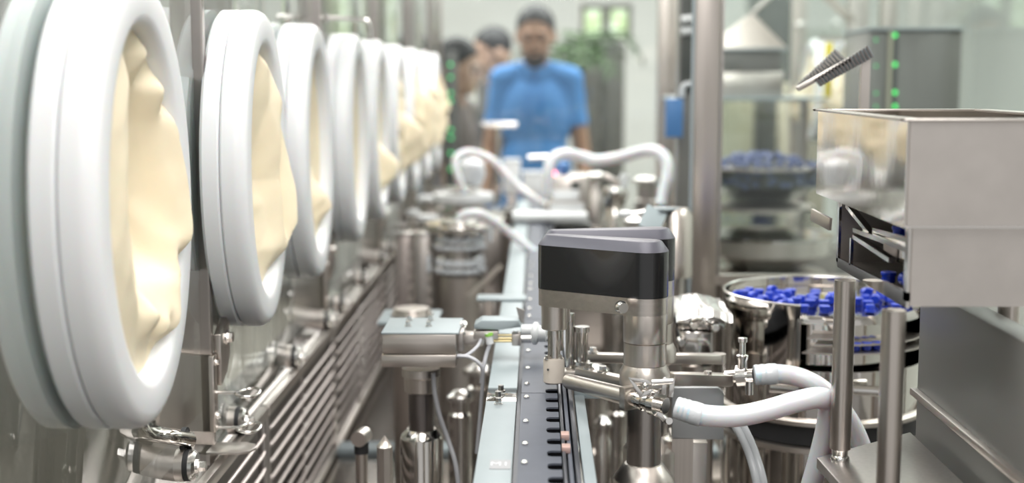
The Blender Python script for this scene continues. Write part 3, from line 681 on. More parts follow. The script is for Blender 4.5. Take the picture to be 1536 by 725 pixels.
def cable(lab, pts, r, m=None, name='cable'):
    return solo(name, MB().tube(pts, r, 8, 6), m or plain('grey_cable', (.36, .36, .38), .4), lab, 'cable', pts[len(pts) // 2], 'grey cables near the lift')
GC = plain('grey_cable', (.38, .38, .40), .35); LC = plain('light_cable', (.66, .66, .70), .35)
cable('grey cable hanging down beside the lift post', [at(650, 560, 1.44), at(652, 590, 1.44), at(660, 625, 1.44), at(672, 660, 1.44), at(684, 700, 1.43), at(690, 760, 1.42)], .0026, GC)
cable('thin pale cable curving under the sensor arm', [at(684, 536, 1.43), at(700, 533, 1.43), at(716, 520, 1.44), at(722, 508, 1.45)], .0018, LC)
cable('looping pale cable below the sensor arm, drooping to the plate edge', [at(686, 534, 1.425), at(704, 536, 1.425), at(718, 545, 1.425), at(724, 560, 1.43), at(722, 600, 1.44), at(715, 680, 1.45)], .002, LC)
cable('short pale lead running down from the green ringed plug', [at(735, 516, 1.445), at(730, 530, 1.445), at(726, 548, 1.44), at(722, 575, 1.44)], .0022, LC)
# pointed pin and knob on the deck
px = at(577, 660, 1.38)
solo('pointed_post', MB().lathe([(.0085, DZ), (.0085, at(577, 671, 1.38).z), (.0092, at(577, 670, 1.38).z), (0, at(577, 653, 1.38).z)], (px.x, px.y, 0), (0, 0, 1), 8), SATIN, 'pointed steel locating post left of the lift post', 'post', (px.x, px.y, DZ))
t = thing('clamp_knob', 'steel clamp knob with black collar beside the pointed post', 'knob', (at(542, 680, 1.5).x, 1.5, DZ))
kx = at(542, 660, 1.5).x; kz = lambda py: at(542, py, 1.5).z
MB().cyl((kx, 1.5, DZ), (kx, 1.5, kz(680)), .007).build('stem', STEEL, t)
MB().cyl((kx, 1.5, kz(680)), (kx, 1.5, kz(664)), .0085).build('black_collar', RUBBER, t)
MB().cyl((kx - .002, 1.5 - .011, kz(656)), (kx + .003, 1.51, kz(655)), .0092).build('knob_head', SATIN, t)

# ================================================================ RIGHT: STAND, HOPPER, STOPPER BOWL
HX = .2750
def rodcol(t, x, y, z0, z1, r): return MB().lathe([(r, z0), (r, z1)], (x, y, 0), (0, 0, 1), 28).build('column', STEEL, t)
t = thing('stopper_hopper', 'polished steel box hopper with open tray below, on two round columns', 'hopper', (HX + .05, 1.12, DZ))
# thin-walled upper box, bottom sloping to the near end
zr = -.0315
def plate_yz(poly, x0, x1): return MB().prism(poly, x0, x1, yz)
plate_yz([(1.315, zr), (1.315, -.1105), (1.0, -.1095), (1.0, zr)], HX, HX + .002).build('side_panel', MIRROR, t)
plate_yz([(1.315, zr), (1.315, -.1105), (1.0, -.1095), (1.0, zr)], HX + .16, HX + .162).build('side_panel', MIRROR, t)
MB().span((HX + .002, .998, -.1095), (HX + .162, 1.0, zr)).build('front_panel', SATIN, t)
MB().span((HX, 1.315, -.1105), (HX + .162, 1.317, zr)).build('back_panel', MIRROR, t)
MB().prism([(1.315, -.1125), (1.315, -.1105), (1.0, -.1095), (1.0, -.1115)], HX, HX + .162, yz).build('floor_panel', MIRROR, t)
rim = MB(); rim.span((HX - .004, .996, zr), (HX + .010, 1.322, zr + .0022), .0006).span((HX + .150, .996, zr), (HX + .166, 1.322, zr + .0022), .0006).span((HX - .004, 1.310, zr), (HX + .166, 1.322, zr + .0022), .0006).span((HX - .004, .992, zr), (HX + .166, 1.004, zr + .0022), .0006)
rim.build('rim', SATIN, t)
# lower tray: side plates with openings, floor with a lip
yf, yn = 1.258, 1.016; X1 = HX + .0085
sp = MB()
for poly in ([(yf, -.1125), (yf, -.172), (yf - .007, -.172), (yf - .007, -.1125)], [(yf, -.169), (yf - .006, -.1765), (yn, -.1755), (yn, -.163), (yf - .01, -.1675)],
             [(yn + .009, -.113), (yn + .009, -.170), (yn, -.170), (yn, -.113)], [(1.206, -.143), (1.206, -.168), (1.201, -.168), (1.201, -.143)]):
    sp.prism(poly, X1, X1 + .0025, yz)
sp.build('tray_frame', POLISH, t)
for a, b, c, d, o in ((yf - .008, 1.150, -.1145, -.1330, .004), (1.20, yn + .009, -.1335, -.1290, .001), (1.20, 1.075, -.1395, -.1440, .001), (1.15, yn + .009, -.128, -.1225, .006)):
    MB().prism([(a, c), (b, d), (b, d - .004), (a, c - .004)], X1 + o, X1 + o + .006, yz).build('tray_rail', POLISH, t)
MB().prism([(yf, -.172), (yn, -.1715), (yn, -.1735), (yf, -.1745)], X1 + .0025, X1 + .10, yz).build('tray_floor', SATIN, t)
MB().prism([(yf, -.1125), (yn, -.1125), (yn, -.172), (yf, -.172)], X1 + .098, X1 + .10, yz).build('tray_back', PALE, t)
MB().span((X1 + .0025, yf - .002, -.172), (X1 + .098, yf, -.1125)).build('tray_end', SATIN, t)
plate_yz([(1.204, -.143), (1.07, -.147), (1.07, -.158), (1.204, -.158)], X1 + .03, X1 + .032).build('baffle', MIRROR, t)
MB().prism([(1.11, -.131), (yn, -.126), (yn, -.128), (1.11, -.133)], X1 + .006, X1 + .09, yz).build('upper_tray_floor', MIRROR, t)
MB().span((X1 + .0025, yn - .002, -.1735), (X1 + .10, yn, -.1125)).build('front_panel_lower', SATIN, t)
MB().bar(at(1218, 322, 1.30), at(1246, 337, 1.26), .003, .012, .0005).build('rear_fin', SATIN, t)
c1 = (.2712, 1.165); c2 = (.2745, 1.016); CR = .0092
pz = -.338
rodcol(t, c1[0], c1[1], pz + .010, -.176, CR)
rodcol(t, c2[0], c2[1], DZ, -.1765, CR)
MB().lathe([(.0085, pz), (.0085, pz + .002), (.0070, pz + .004), (.0075, pz + .008), (.0092, pz + .0105)], (c1[0], c1[1], 0), (0, 0, 1), 24).build('column_foot', BOLT, t)
rodcol(t, HX + .14, 1.165, pz, -.176, CR); rodcol(t, HX + .14, 1.016, DZ, -.1765, CR)
MB().prism([(at(1236, 690, 1.14).x, 1.17), (.36, 1.26), (.36, .90), (at(1236, 690, 1.14).x + .012, .90)], pz - .010, pz, bev=.001).build('platform_plate', MIDST, t)
MB().span((.30, 1.05, DZ), (.35, 1.14, pz - .010), .002).build('pedestal', MIDST, t)
t = thing('side_duct', 'grey steel duct panel right of the second hopper column', 'duct', (.385, 1.12, DZ))
MB().prism([(1.285, -.20), (1.285, DZ), (.95, DZ), (.95, -.20)], .372, .398, yz, .002).build('panel', GREYP, t)
MB().prism([(1.285, -.300), (1.285, -.307), (.95, -.307), (.95, -.300)], .365, .372, yz, .001).build('ledge', SATIN, t)
# stopper bowl
BX, BY, BR = .352, 1.625, .121
t = thing('stopper_bowl', 'polished steel vibrating bowl full of bright blue stoppers', 'bowl', (BX, BY, DZ))
RZ = -.2588
def bowl_wall(mb, a0, a1, zt, zb, r, th=.002, n=56):
    A = []
    for k in range(n + 1):
        a = a0 + (a1 - a0) * k / n; c, s_ = math.cos(a), math.sin(a)
        A.append([mb.bm.verts.new((BX + rr * c, BY + rr * s_, zz)) for rr, zz in ((r - th, zb), (r, zb), (r, zt), (r - th, zt))])
    for P, Q in zip(A, A[1:]):
        for k in range(4): mb.bm.faces.new((P[k], P[(k + 1) % 4], Q[(k + 1) % 4], Q[k]))
    mb.bm.faces.new(A[0]); mb.bm.faces.new(list(reversed(A[-1]))); return mb
# high wall all round but for the outlet at the near right
aO0, aO1 = math.radians(246), math.radians(330)
bowl_wall(MB(), aO1 - 2 * PI, aO0, RZ, -.392, BR).build('wall', MIRROR, t)
bowl_wall(MB(), aO0, aO1, -.335, -.392, BR - .001, .002, 20).build('outlet_wall', MIRROR, t)
rm = MB(); rm.tube([(BX + BR * math.cos(a), BY + BR * math.sin(a), RZ) for a in [aO1 - 2 * PI + (aO0 - aO1 + 2 * PI) * k / 60 for k in range(61)]], .0014, 8).build('rim', BOLT, t)
FZ = -.2705
MB().lathe([(0, FZ - .003), (BR - .003, FZ - .010), (BR - .003, FZ - .007), (BR - .006, FZ), (0, FZ + .002)], (BX, BY, 0), (0, 0, 1), 56).build('floor', POLISH, t)
bowl_wall(MB(), 0, 2 * PI, FZ - .008, -.335, BR - .022).build('inner_drum', MIRROR, t)
for a0, a1, z, r0, r1 in ((250, 275, -.2965, .100, .124), (254, 335, -.3035, .099, .122), (248, 335, -.3125, .1, .130)):
    b = MB(); poly = [(BX + r1 * math.cos(math.radians(a)), BY + r1 * math.sin(math.radians(a))) for a in range(a0, a1 + 1, 4)] + [(BX + r0 * math.cos(math.radians(a)), BY + r0 * math.sin(math.radians(a))) for a in range(a1, a0 - 1, -4)]
    b.prism(poly, z, z + .0018).build('track', SATIN, t)
MB().lathe([(BR - .004, -.400), (BR + .005, -.399), (BR + .005, -.394), (BR - .002, -.390)], (BX, BY, 0), (0, 0, 1), 56).build('bottom_flange', SATIN, t)
MB().lathe([(BR - .004, -.424), (BR - .001, -.423), (BR - .001, -.401), (BR - .004, -.400)], (BX, BY, 0), (0, 0, 1), 56).build('rubber_band', RUBBER, t)
MB().lathe([(BR + .004, -.432), (BR + .006, -.431), (BR + .006, -.425), (BR - .002, -.424)], (BX, BY, 0), (0, 0, 1), 56).build('base_ring', SATIN, t)
MB().lathe([(BR, DZ), (BR, -.432)], (BX, BY, 0), (0, 0, 1), 56).build('base_drum', MIRROR, t)
for px, py in ((1180, 581), (1305, 585)):
    c = at(px, py, 1.49); MB().cyl(c + V((-.02, .0, 0)), c + V((.012, .0, -.002)), .006).build('side_latch', BOLT, t)
# stoppers in the bowl
def stopper_mb(o, tilt=None, seg=14):
    q = tilt or (0, 0, 1)
    return MB().lathe([(0, 0), (.0052, 0), (.0056, .0008), (.0056, .0060), (.0064, .0062), (.0066, .0068), (.0066, .0086), (.006, .0092), (.0018, .0092), (0, .0084)], o, q, seg)
random.seed(3)
spots = []
tries = 0
while len(spots) < 52 and tries < 6000:
    tries += 1
    a = random.uniform(0, 2 * PI); r = .108 * math.sqrt(random.random()); p = (BX + r * math.cos(a), BY + r * math.sin(a))
    if p[1] < BY + .035 and all((p[0] - q[0]) ** 2 + (p[1] - q[1]) ** 2 > .0152 ** 2 for q in spots): spots.append(p)
spots.sort(key=lambda p: p[1])
st0 = None; GRP = 'blue stoppers in the polished bowl'
for i, p in enumerate(spots):
    z = FZ + .0012
    if st0 is None:
        st0 = solo('rubber_stopper', stopper_mb((p[0], p[1], z)), BLUESTOP, 'small bright blue rubber stopper lying in the polished bowl', 'stopper', (p[0], p[1], z), GRP)
    else:
        o = st0.copy(); COL.objects.link(o); o.location = (p[0], p[1], z + CAMH)
        if random.random() < .4: o.rotation_euler = (PI / 2, 0, random.uniform(0, 6)); o.location.z += .0062
        elif random.random() < .3: o.rotation_euler = (PI, 0, 0); o.location.z += .0092
# stoppers caught in the hopper tray and on the outlet track
trays = [(HX + .022, 1.09, -.1288), (HX + .026, 1.075, -.128), (HX + .032, 1.060, -.1277), (HX + .022, 1.05, -.1270), (HX + .030, 1.035, -.1265),
         (HX + .022, 1.12, -.171), (HX + .028, 1.10, -.171), (HX + .024, 1.08, -.171), (HX + .034, 1.07, -.171), (HX + .04, 1.11, -.171), (HX + .02, 1.06, -.171), (HX + .04, 1.09, -.171)]
for i, p in enumerate(trays):
    o = st0.copy(); COL.objects.link(o); o.location = V(p) + V((0, 0, CAMH)); o['label'] = 'blue rubber stopper lying in the steel tray below the hopper'; o['group'] = 'blue stoppers in the hopper tray'
    o.rotation_euler = (random.choice((0, PI / 2)), 0, random.uniform(0, 6)); o.location.z += .0065 if o.rotation_euler.x else 0
for a in (270, 277, 284, 291, 298):
    o = st0.copy(); COL.objects.link(o); o.location = (BX + .113 * math.cos(math.radians(a)), BY + .113 * math.sin(math.radians(a)), -.3102 + CAMH)
    o['label'] = 'blue stopper on the lowest outlet track outside the bowl'; o['group'] = 'blue stoppers on the outlet track'
# foil cover and the steel block behind the robot
Yq = 1.56
fx0, fx1 = at(1010, 455, Yq).x, at(1092, 455, Yq).x
fb = MB(); n = 26; G = []
for i in range(n + 1):
    R = []
    for j in range(n + 1):
        u, v = i / n, j / n; xx = fx0 + (fx1 - fx0) * u; yy = Yq - .04 + .13 * v
        h = .011 * math.sin(PI * min(1, u * 1.1)) ** .5 * math.sin(PI * min(1, v + .12)) ** .5 if 0 < u < 1 else 0
        h += .005 * (noise.noise(V((u * 3, v * 2.2, 1))) + .45 * abs(noise.noise(V((u * 7, v * 4, 5)))))
        if v == 0: h -= .008
        R.append(fb.bm.verts.new((xx, yy, at(1050, 474, Yq - .04).z + h)))
    G.append(R)
for i in range(n):
    for j in range(n): fb.bm.faces.new((G[i][j], G[i + 1][j], G[i + 1][j + 1], G[i][j + 1]))
for f in fb.bm.faces: pass
solo('foil_cover', fb, FOIL, 'crumpled aluminium foil lying on the steel block behind the robot', 'foil', (fx0 + .03, Yq, at(1050, 474, Yq).z))
t = thing('valve_block', 'polished steel block under the crumpled foil', 'block', (fx0 + .03, Yq, DZ))
zt = at(1050, 476, Yq - .04).z
MB().span((fx0, Yq - .035, zt - .016), (fx1 - .006, Yq + .08, zt - .001), .003).build('top_block', POLISH, t)
MB().span((fx0 + .004, Yq - .030, zt - .062), (fx1 - .02, Yq + .07, zt - .018), .004).build('lower_block', POLISH, t)
MB().cyl((fx0 + .03, Yq, DZ), (fx0 + .03, Yq, zt - .06), .02).build('stem', SATIN, t)
for px, py in ((1022, 512), (1040, 487), (1072, 490)):
    MB().lathe([(0, 0), (.006, 0), (.006, .006), (.004, .010), (0, .010)], at(px, py, Yq - .036) , (0, -1, 0), 16).build('knob', BOLT, t)
MB().tube([at(1040, 482, Yq - .05), at(1052, 479, Yq - .06), at(1062, 484, Yq - .06), at(1064, 492, Yq - .04)], .003, 8, 4).build('handle', BOLT, t)
# clear tubes below the hoses
CT = plain('clear_tube', (.62, .64, .66), .15, 0, Transmission_Weight=.3)
for i, (a, b, c, d) in enumerate(((1098, 1112, 1125, 1136), (1110, 1122, 1134, 1146))):
    pts = [at(a, 632, 1.27), at(b, 655, 1.265), at(c, 685, 1.26), at(d, 730, 1.25), at(d + 6, 790, 1.25)]
    solo('clear_tube', MB().tube(pts, .0042, 10, 5), CT, ['left one of two thin clear tubes hanging below the nearer hose', 'right one of two thin clear tubes hanging below the nearer hose'][i], 'tube', pts[2], 'thin clear tubes below the hose')
# low fittings between the rail and the bowl
t = thing('base_bracket', 'steel foot block with white top behind the robot base', 'bracket', at(1030, 700, 1.36))
MB().span((at(1010, 690, 1.36).x, 1.36, DZ), (at(1062, 690, 1.36).x, 1.42, at(1030, 664, 1.36).z), .002).build('block', SATIN, t)
for i, (px, Y, py, r) in enumerate(((905, 1.75, 640, .011), (925, 1.95, 600, .016), (892, 2.15, 560, .02), (720, 1.9, 560, .022), (690, 1.75, 600, .016), (1112, 1.86, 500, .016))):
    c = at(px, py, Y)
    tt = thing('steel_spindle', ['thin steel spindle right of the rail, nearest of the low ones', 'steel spindle right of the rail behind the robot pipe', 'thick steel spindle behind the guide rods',
       'thick dark steel spindle left of the rail behind the lift', 'slim dark steel spindle right behind the lift post', 'steel spindle behind the foil and the bowl'][i], 'spindle', (c.x, Y, DZ), 'steel spindles standing on the deck')
    MB().lathe([(r * 1.5, DZ), (r * 1.5, DZ + .012), (r, DZ + .016), (r, c.z - .02), (r * .8, c.z - .016), (r * .8, c.z)], (c.x, Y, 0), (0, 0, 1), 24).build('body', POLISH, tt)
    MB().lathe([(0, 0), (r * 1.15, 0), (r * 1.15, .006), (r * .5, .014), (0, .014)], (c.x, Y, c.z), (0, 0, 1), 24).build('cap', BOLT, tt)
solo('deck_strip', MB().span((-.33, 2.14, DZ), (.30, 2.19, DZ + .012), .002), PALE, 'pale metal strip lying across the deck behind the lift', 'strip', (0, 2.16, DZ))

# ================================================================ MIDDLE DISTANCE: STATIONS ALONG THE LINE
def disc_stack(t, x, y, items):
    for nm, z0, z1, r, m in items:
        MB().lathe([(0, z0), (r * .97, z0), (r, z0 + (z1 - z0) * .25), (r, z1 - (z1 - z0) * .25), (r * .97, z1), (0, z1)], (x, y, 0), (0, 0, 1), 40).build(nm, m, t)
def zc(py, Y): return at(768, py, Y).z
def rw(px, Y): return px * Y / 2000
# star-wheel tower left of the rail
Y = 2.45; x = at(690, 400, Y).x
t = thing('star_wheel_tower', 'steel tower with stacked clear star wheels left of the rail, nearest of its kind', 'tower', (x, Y, DZ), 'towers along the line')
MB().lathe([(rw(34, Y), DZ), (rw(34, Y), zc(412, Y)), (rw(24, Y), zc(408, Y)), (rw(24, Y), zc(340, Y))], (x, Y, 0), (0, 0, 1), 32).build('column', SATIN, t)
def gear(mb, x, y, z0, z1, r, teeth=14, dep=.12):
    poly = []
    for k in range(teeth):
        for f, rr in ((0, r), (.35, r), (.5, r * (1 - dep)), (.85, r * (1 - dep))):
            a = 2 * PI * (k + f) / teeth; poly.append((x + rr * math.cos(a), y + rr * math.sin(a)))
    return mb.prism(poly, z0, z1)
for py0, py1, r in ((362, 354, 38), (372, 366, 40), (396, 388, 38), (407, 401, 40)):
    gear(MB(), x, Y, zc(py0, Y), zc(py1, Y), rw(r, Y)).build('star_wheel', CLEARP, t)
disc_stack(t, x, Y, [('top_disc', zc(345, Y), zc(335, Y), rw(54, Y), POLISH), ('cap_ring', zc(335, Y), zc(330, Y), rw(30, Y), BOLT)])
for px, py in ((643, 395), (722, 392), (700, 350), (668, 350), (735, 350)):
    c = at(px, py, Y - .03); MB().cyl(c + V((0, 0, -.016)), c + V((0, 0, .014)), .004).build('guide_post', CLEARP, t)
MB().tube([at(702, 447, Y - .05), at(724, 425, Y - .05), at(752, 398, Y - .05)], .0048, 10, 3).build('diagonal_arm', SATIN, t)
# rear tower with the hose loop
Y = 3.15; x = at(695, 300, Y).x
t = thing('dosing_tower', 'steel dosing tower with pale dome inside the looping hose', 'tower', (x, Y, DZ), 'towers along the line')
MB().lathe([(rw(30, Y), DZ), (rw(30, Y), zc(320, Y)), (rw(20, Y), zc(316, Y)), (rw(16, Y), zc(285, Y))], (x, Y, 0), (0, 0, 1), 28).build('column', SATIN, t)
disc_stack(t, x, Y, [('white_disc', zc(304, Y), zc(290, Y), rw(46, Y), WHITE2), ('steel_disc', zc(320, Y), zc(313, Y), rw(40, Y), POLISH), ('upper_disc', zc(286, Y), zc(279, Y), rw(27, Y), BOLT)])
MB().lathe([(0, zc(278, Y)), (rw(16, Y), zc(278, Y)), (rw(22, Y), zc(262, Y)), (rw(20, Y), zc(246, Y)), (rw(9, Y), zc(237, Y)), (0, zc(236, Y))], (at(707, 260, Y).x, Y, 0), (0, 0, 1), 28).build('pale_dome', CLEARP, t)
solo('looped_hose', MB().tube([at(697, 290, 3.05), at(686, 262, 3.05), at(683, 240, 3.06), at(696, 229, 3.08), at(716, 230, 3.1), at(742, 243, 3.1), at(762, 266, 3.1), at(785, 288, 3.1), at(812, 305, 3.1)], .0085, 12, 5), HOSE,
     'white hose looping up over the dosing tower and down to the rail', 'hose', at(700, 260, 3.06), 'white hoses in the middle distance')
solo('arched_hose', MB().tube([at(822, 292, 2.85), at(822, 262, 2.85), at(828, 240, 2.86), at(846, 231, 2.88), at(872, 235, 2.9), at(895, 241, 2.9), at(930, 236, 2.9), at(965, 227, 2.88), at(986, 228, 2.86), at(999, 240, 2.84), at(1001, 262, 2.82), at(996, 285, 2.8), at(992, 310, 2.78)], .0125, 14, 5), HOSE,
     'long white hose arching over the drive box in front of the person in blue', 'hose', at(910, 240, 2.88), 'white hoses in the middle distance')
solo('slanting_hose', MB().tube([at(688, 328, 2.36), at(700, 321, 2.36), at(722, 322, 2.37), at(742, 333, 2.38), at(765, 350, 2.4), at(788, 368, 2.4), at(802, 380, 2.4)], .0085, 12, 5), HOSE,
     'white hose slanting from the star-wheel tower to the robot', 'hose', at(740, 333, 2.38), 'white hoses in the middle distance')
solo('steel_tube', MB().tube([at(745, 250, 3.3), at(790, 288, 3.2), at(826, 312, 3.1)], .006, 10, 4), SATIN, 'thin steel tube running beside the looping hose', 'tube', at(790, 288, 3.2))
# pale boxes behind
for (a, b, c, d, Y, lab) in ((755, 243, 780, 292, 3.9, 'taller pale plastic box in front of the person in blue'), (784, 262, 818, 300, 3.7, 'lower pale plastic box next to the taller one')):
    p, q = at(a, d, Y), at(b + (c - b), b, Y)
    t = thing('pale_box', lab, 'box', ((p.x + q.x) / 2, Y + .04, DZ), 'pale boxes before the person in blue')
    MB().span((p.x, Y, p.z), (q.x, Y + .08, q.z), .004).build('housing', WHITE2, t)
    MB().span((p.x - .003, Y - .003, q.z), (q.x + .003, Y + .083, q.z + .006), .002).build('lid', CLEARP, t)
    MB().span(((p.x + q.x) / 2 - .012, Y + .02, -.36), ((p.x + q.x) / 2 + .012, Y + .06, p.z)).build('stand', SATIN, t)
# rods held in front of the man
solo('support_rod', MB().cyl(at(722, 187, 4.2), at(775, 187, 4.2), .008).cyl(at(748, 187, 4.2), V((at(748, 187, 4.2).x, 4.2, DZ)), .005), BOLT, 'short bright horizontal rod in front of the blue-shirted person\'s forearm', 'rod', at(748, 187, 4.2))
solo('support_rod', MB().cyl(at(792, 237, 3.4), at(826, 236, 3.4), .007).cyl(at(824, 236, 3.4), V((at(824, 236, 3.4).x, 3.4, -.357)), .005), BOLT, 'short steel rod pointing left from the arched hose', 'rod', at(810, 236, 3.4))
# drive box with the red lamp
Y = 2.95; p, q = at(822, 342, Y), at(884, 264, Y)
t = thing('drive_box', 'steel drive box with red lamp and white base below the arched hose', 'machine', ((p.x + q.x) / 2, Y + .06, DZ))
MB().span((p.x, Y, -.298), (q.x, Y + .12, q.z), .004).build('housing', SATIN, t)
MB().span((at(858, 0, Y).x, Y - .003, zc(284, Y)), (at(872, 0, Y).x, Y, zc(272, Y))).build('window', DARKM, t)
MB().lathe([(0, 0), (.0075, 0), (.0075, .008), (.005, .012), (0, .013)], at(829, 264, Y + .02), (0, 0, 1), 16).build('red_lamp', REDLED, t)
MB().span((at(840, 0, Y).x, Y + .03, zc(264, Y)), (at(855, 0, Y).x, Y + .07, zc(246, Y)), .003).build('blue_cap', BLUEPANEL, t)
for a, b, py0, py1 in ((830, 870, 300, 285), (826, 878, 316, 305)): MB().span((at(a, 0, Y).x, Y - .012, zc(py0, Y)), (at(b, 0, Y).x, Y - .001, zc(py1, Y)), .003).build('white_block', WHITE2, t)
MB().span((at(768, 0, 2.85).x, 2.84, CZ + .006), (at(884, 0, 2.85).x, 2.92, zc(321, 2.84)), .005).build('white_base', WHITE2, t)
MB().span((at(832, 0, Y).x, Y, zc(352, Y)), (at(890, 0, Y).x, Y + .1, zc(338, Y))).build('foot_plate', DARKM, t)
for px in (837, 878): MB().span((at(px, 0, Y).x - .01, Y + .03, -.357), (at(px, 0, Y).x + .01, Y + .06, zc(345, Y))).build('leg', STEEL, t)
# pump with clevis and rear discs
Y = 2.6; x = at(922, 300, Y).x
t = thing('piston_pump', 'steel piston pump with forked head and flared cups right of the drive box', 'pump', (x, Y, DZ))
MB().lathe([(rw(17, Y), DZ), (rw(17, Y), zc(330, Y)), (rw(12, Y), zc(312, Y)), (rw(20, Y), zc(294, Y)), (rw(20, Y), zc(287, Y)), (rw(15, Y), zc(287, Y))], (x, Y, 0), (0, 0, 1), 28).build('pump_body', POLISH, t)
MB().lathe([(0, zc(287, Y)), (rw(17, Y), zc(286, Y)), (rw(15, Y), zc(280, Y)), (0, zc(279, Y))], (x, Y, 0), (0, 0, 1), 24).build('pump_lid', BOLT, t)
for s in (-1, 1): MB().bar(V((x + s * rw(14, Y), Y, zc(290, Y))), V((x + s * rw(3, Y), Y - .01, zc(322, Y))), .006, .006).build('fork', BOLT, t)
MB().bar(at(905, 263, Y), at(930, 276, Y), .02, .012, .002).build('link', SATIN, t)
MB().cyl(at(932, 282, Y), at(938, 262, Y), .010).build('white_plug', WHITE2, t)
for i, (px, py, Y, r, lab) in enumerate(((970, 268, 2.98, 17, 'steel pump body with round pale disc on top, right of the piston pump'), (893, 262, 3.25, 12, 'slim steel pump behind the arched hose'), (952, 330, 2.3, 14, 'low steel pump beside the canister lever'),
                                   (846, 276, 3.5, 14, 'steel pump farthest back behind the drive box'))):
    c = at(px, py, Y); t = thing('pump_head', lab, 'pump', (c.x, Y, DZ), 'pumps right of the rail')
    zb_ = DZ if i in (0, 2) else -.357
    MB().lathe([(rw(r, Y), zb_), (rw(r, Y), c.z - .05), (rw(r * .8, Y), c.z - .045), (rw(r * .8, Y), c.z - .008)], (c.x, Y, 0), (0, 0, 1), 24).build('pump_body', MIDST, t)
    MB().lathe([(0, -.008), (rw(r * 1.3, Y), -.008), (rw(r * 1.3, Y), 0), (rw(r * .6, Y), .006), (0, .006)], (c.x, Y, c.z), (0, 0, 1), 24).build('disc', BOLT, t)
# canister with lever
Y = 1.85; x = at(1012, 330, Y).x
t = thing('steel_canister', 'brushed steel canister with slanted lid just left of the tall post', 'canister', (x, Y, DZ))
MB().lathe([(rw(28, Y), zc(414, Y)), (rw(28, Y), zc(322, Y)), (rw(20, Y), zc(312, Y)), (0, zc(311, Y))], (x, Y, 0), (0, 0, 1), 10).build('can_body', STEEL, t)
MB().lathe([(rw(16, Y), DZ), (rw(16, Y), zc(414, Y))], (x, Y, 0), (0, 0, 1), 24).build('stem', MIDST, t)
b = MB(); b.bar(at(972, 346, Y - .05), at(986, 314, Y - .03), .03, .004, .001, (0, 1, 0)); b.bar(at(984, 314, Y - .03), at(1008, 313, Y), .03, .004, .001); b.build('lever_plate', PALE, t)
MB().tube([at(936, 321, Y - .02), at(956, 320, Y - .02), at(985, 314, Y - .02)], .004, 10, 3).build('lever', BOLT, t)
MB().ell(at(938, 321, Y - .02), (.011, .007, .006)).build('lever_knob', WHITE2, t)
# bridge over the rail and the disc table
Y = 1.86
t = thing('rail_bridge', 'thin steel bridge plate on two legs over the pale plate', 'bridge', at(752, 447, Y))
MB().span((at(714, 0, Y).x, Y - .02, zc(449, Y)), (at(790, 0, Y).x, Y + .02, zc(445, Y)), .001).build('bridge_plate', PALE, t)
for px in (722, 741): MB().span((at(px, 0, Y).x - .004, Y - .008, zc(478, Y)), (at(px, 0, Y).x + .004, Y + .008, zc(449, Y)), .001).build('leg', SATIN, t)
MB().span((at(762, 0, Y).x, Y - .005, zc(464, Y)), (at(783, 0, Y).x, Y + .005, zc(457, Y)), .001).build('white_block', WHITE2, t)
Y = 2.0; x = at(618, 465, Y).x
t = thing('turntable', 'round steel turntable on a pale square plate behind the lift', 'turntable', (x, Y, DZ))
MB().span((x - rw(48, Y), Y - .05, zc(481, Y)), (x + rw(42, Y), Y + .06, zc(475, Y)), .002).build('square_plate', PALE, t)
disc_stack(t, x, Y, [('lower_disc', zc(475, Y), zc(469, Y), rw(32, Y), SATIN), ('upper_disc', zc(469, Y), zc(463, Y), rw(28, Y), SATIN)])
MB().cyl((x, Y, DZ), (x, Y, zc(481, Y)), .03).build('pedestal', STEEL, t)
# rack posts behind the turntable
for px, Y, lab in ((606, 2.55, 'left toothed steel rack post behind the turntable'), (634, 2.45, 'right toothed steel rack post behind the turntable')):
    x = at(px, 400, Y).x; t = thing('rack_post', lab, 'post', (x, Y, DZ), 'rack posts behind the turntable')
    zt = zc(352, Y); MB().span((x - .014, Y - .014, DZ), (x + .014, Y + .014, zt), .002).build('post', plain('brown_steel', (.40, .35, .33), .35, .8) if px == 606 else MIDST, t)
    for k in range(10): MB().span((x + .010, Y - .020, zt - .02 - k * .022), (x + .018, Y - .010, zt - .010 - k * .022)).build('tooth', SATIN, t)
    MB().span((x - .02, Y - .02, zt), (x + .02, Y + .02, zt + .006), .001).build('cap_plate', BOLT, t)
# clusters of small fittings low along the left wall
for i, (px, py, Y, r) in enumerate(((646, 300, 3.6, .03), (640, 330, 3.0, .02), (715, 292, 3.6, .02), (660, 285, 4.0, .03), (620, 322, 3.3, .014), (742, 300, 4.4, .03), (600, 345, 2.95, .012), (765, 320, 3.3, .02))):
    c = at(px, py, Y)
    t = thing('line_fitting', 'low steel fitting with pale round top, ' + ['beside the eighth glove port', 'left of the star-wheel tower top', 'right of the dosing tower', 'behind the dosing tower at the last port', 'below the seventh glove port', 'before the taller pale box', 'below the sixth glove port', 'near the looping hose end'][i], 'fitting', (c.x, Y, DZ), 'low fittings along the line')
    zb_ = -.36 if i in (0, 2, 3) else DZ
    MB().lathe([(r, zb_), (r, c.z - .015), (r * .6, c.z - .01), (r * .6, c.z)], (c.x, Y, 0), (0, 0, 1), 20).build('body', [SATIN, MIDST][i % 2], t)
    MB().lathe([(0, 0), (r * 1.2, 0), (r * 1.2, .010), (0, .012)], (c.x, Y, c.z), (0, 0, 1), 20).build('top', [WHITE2, BOLT][(i // 2) % 2], t)
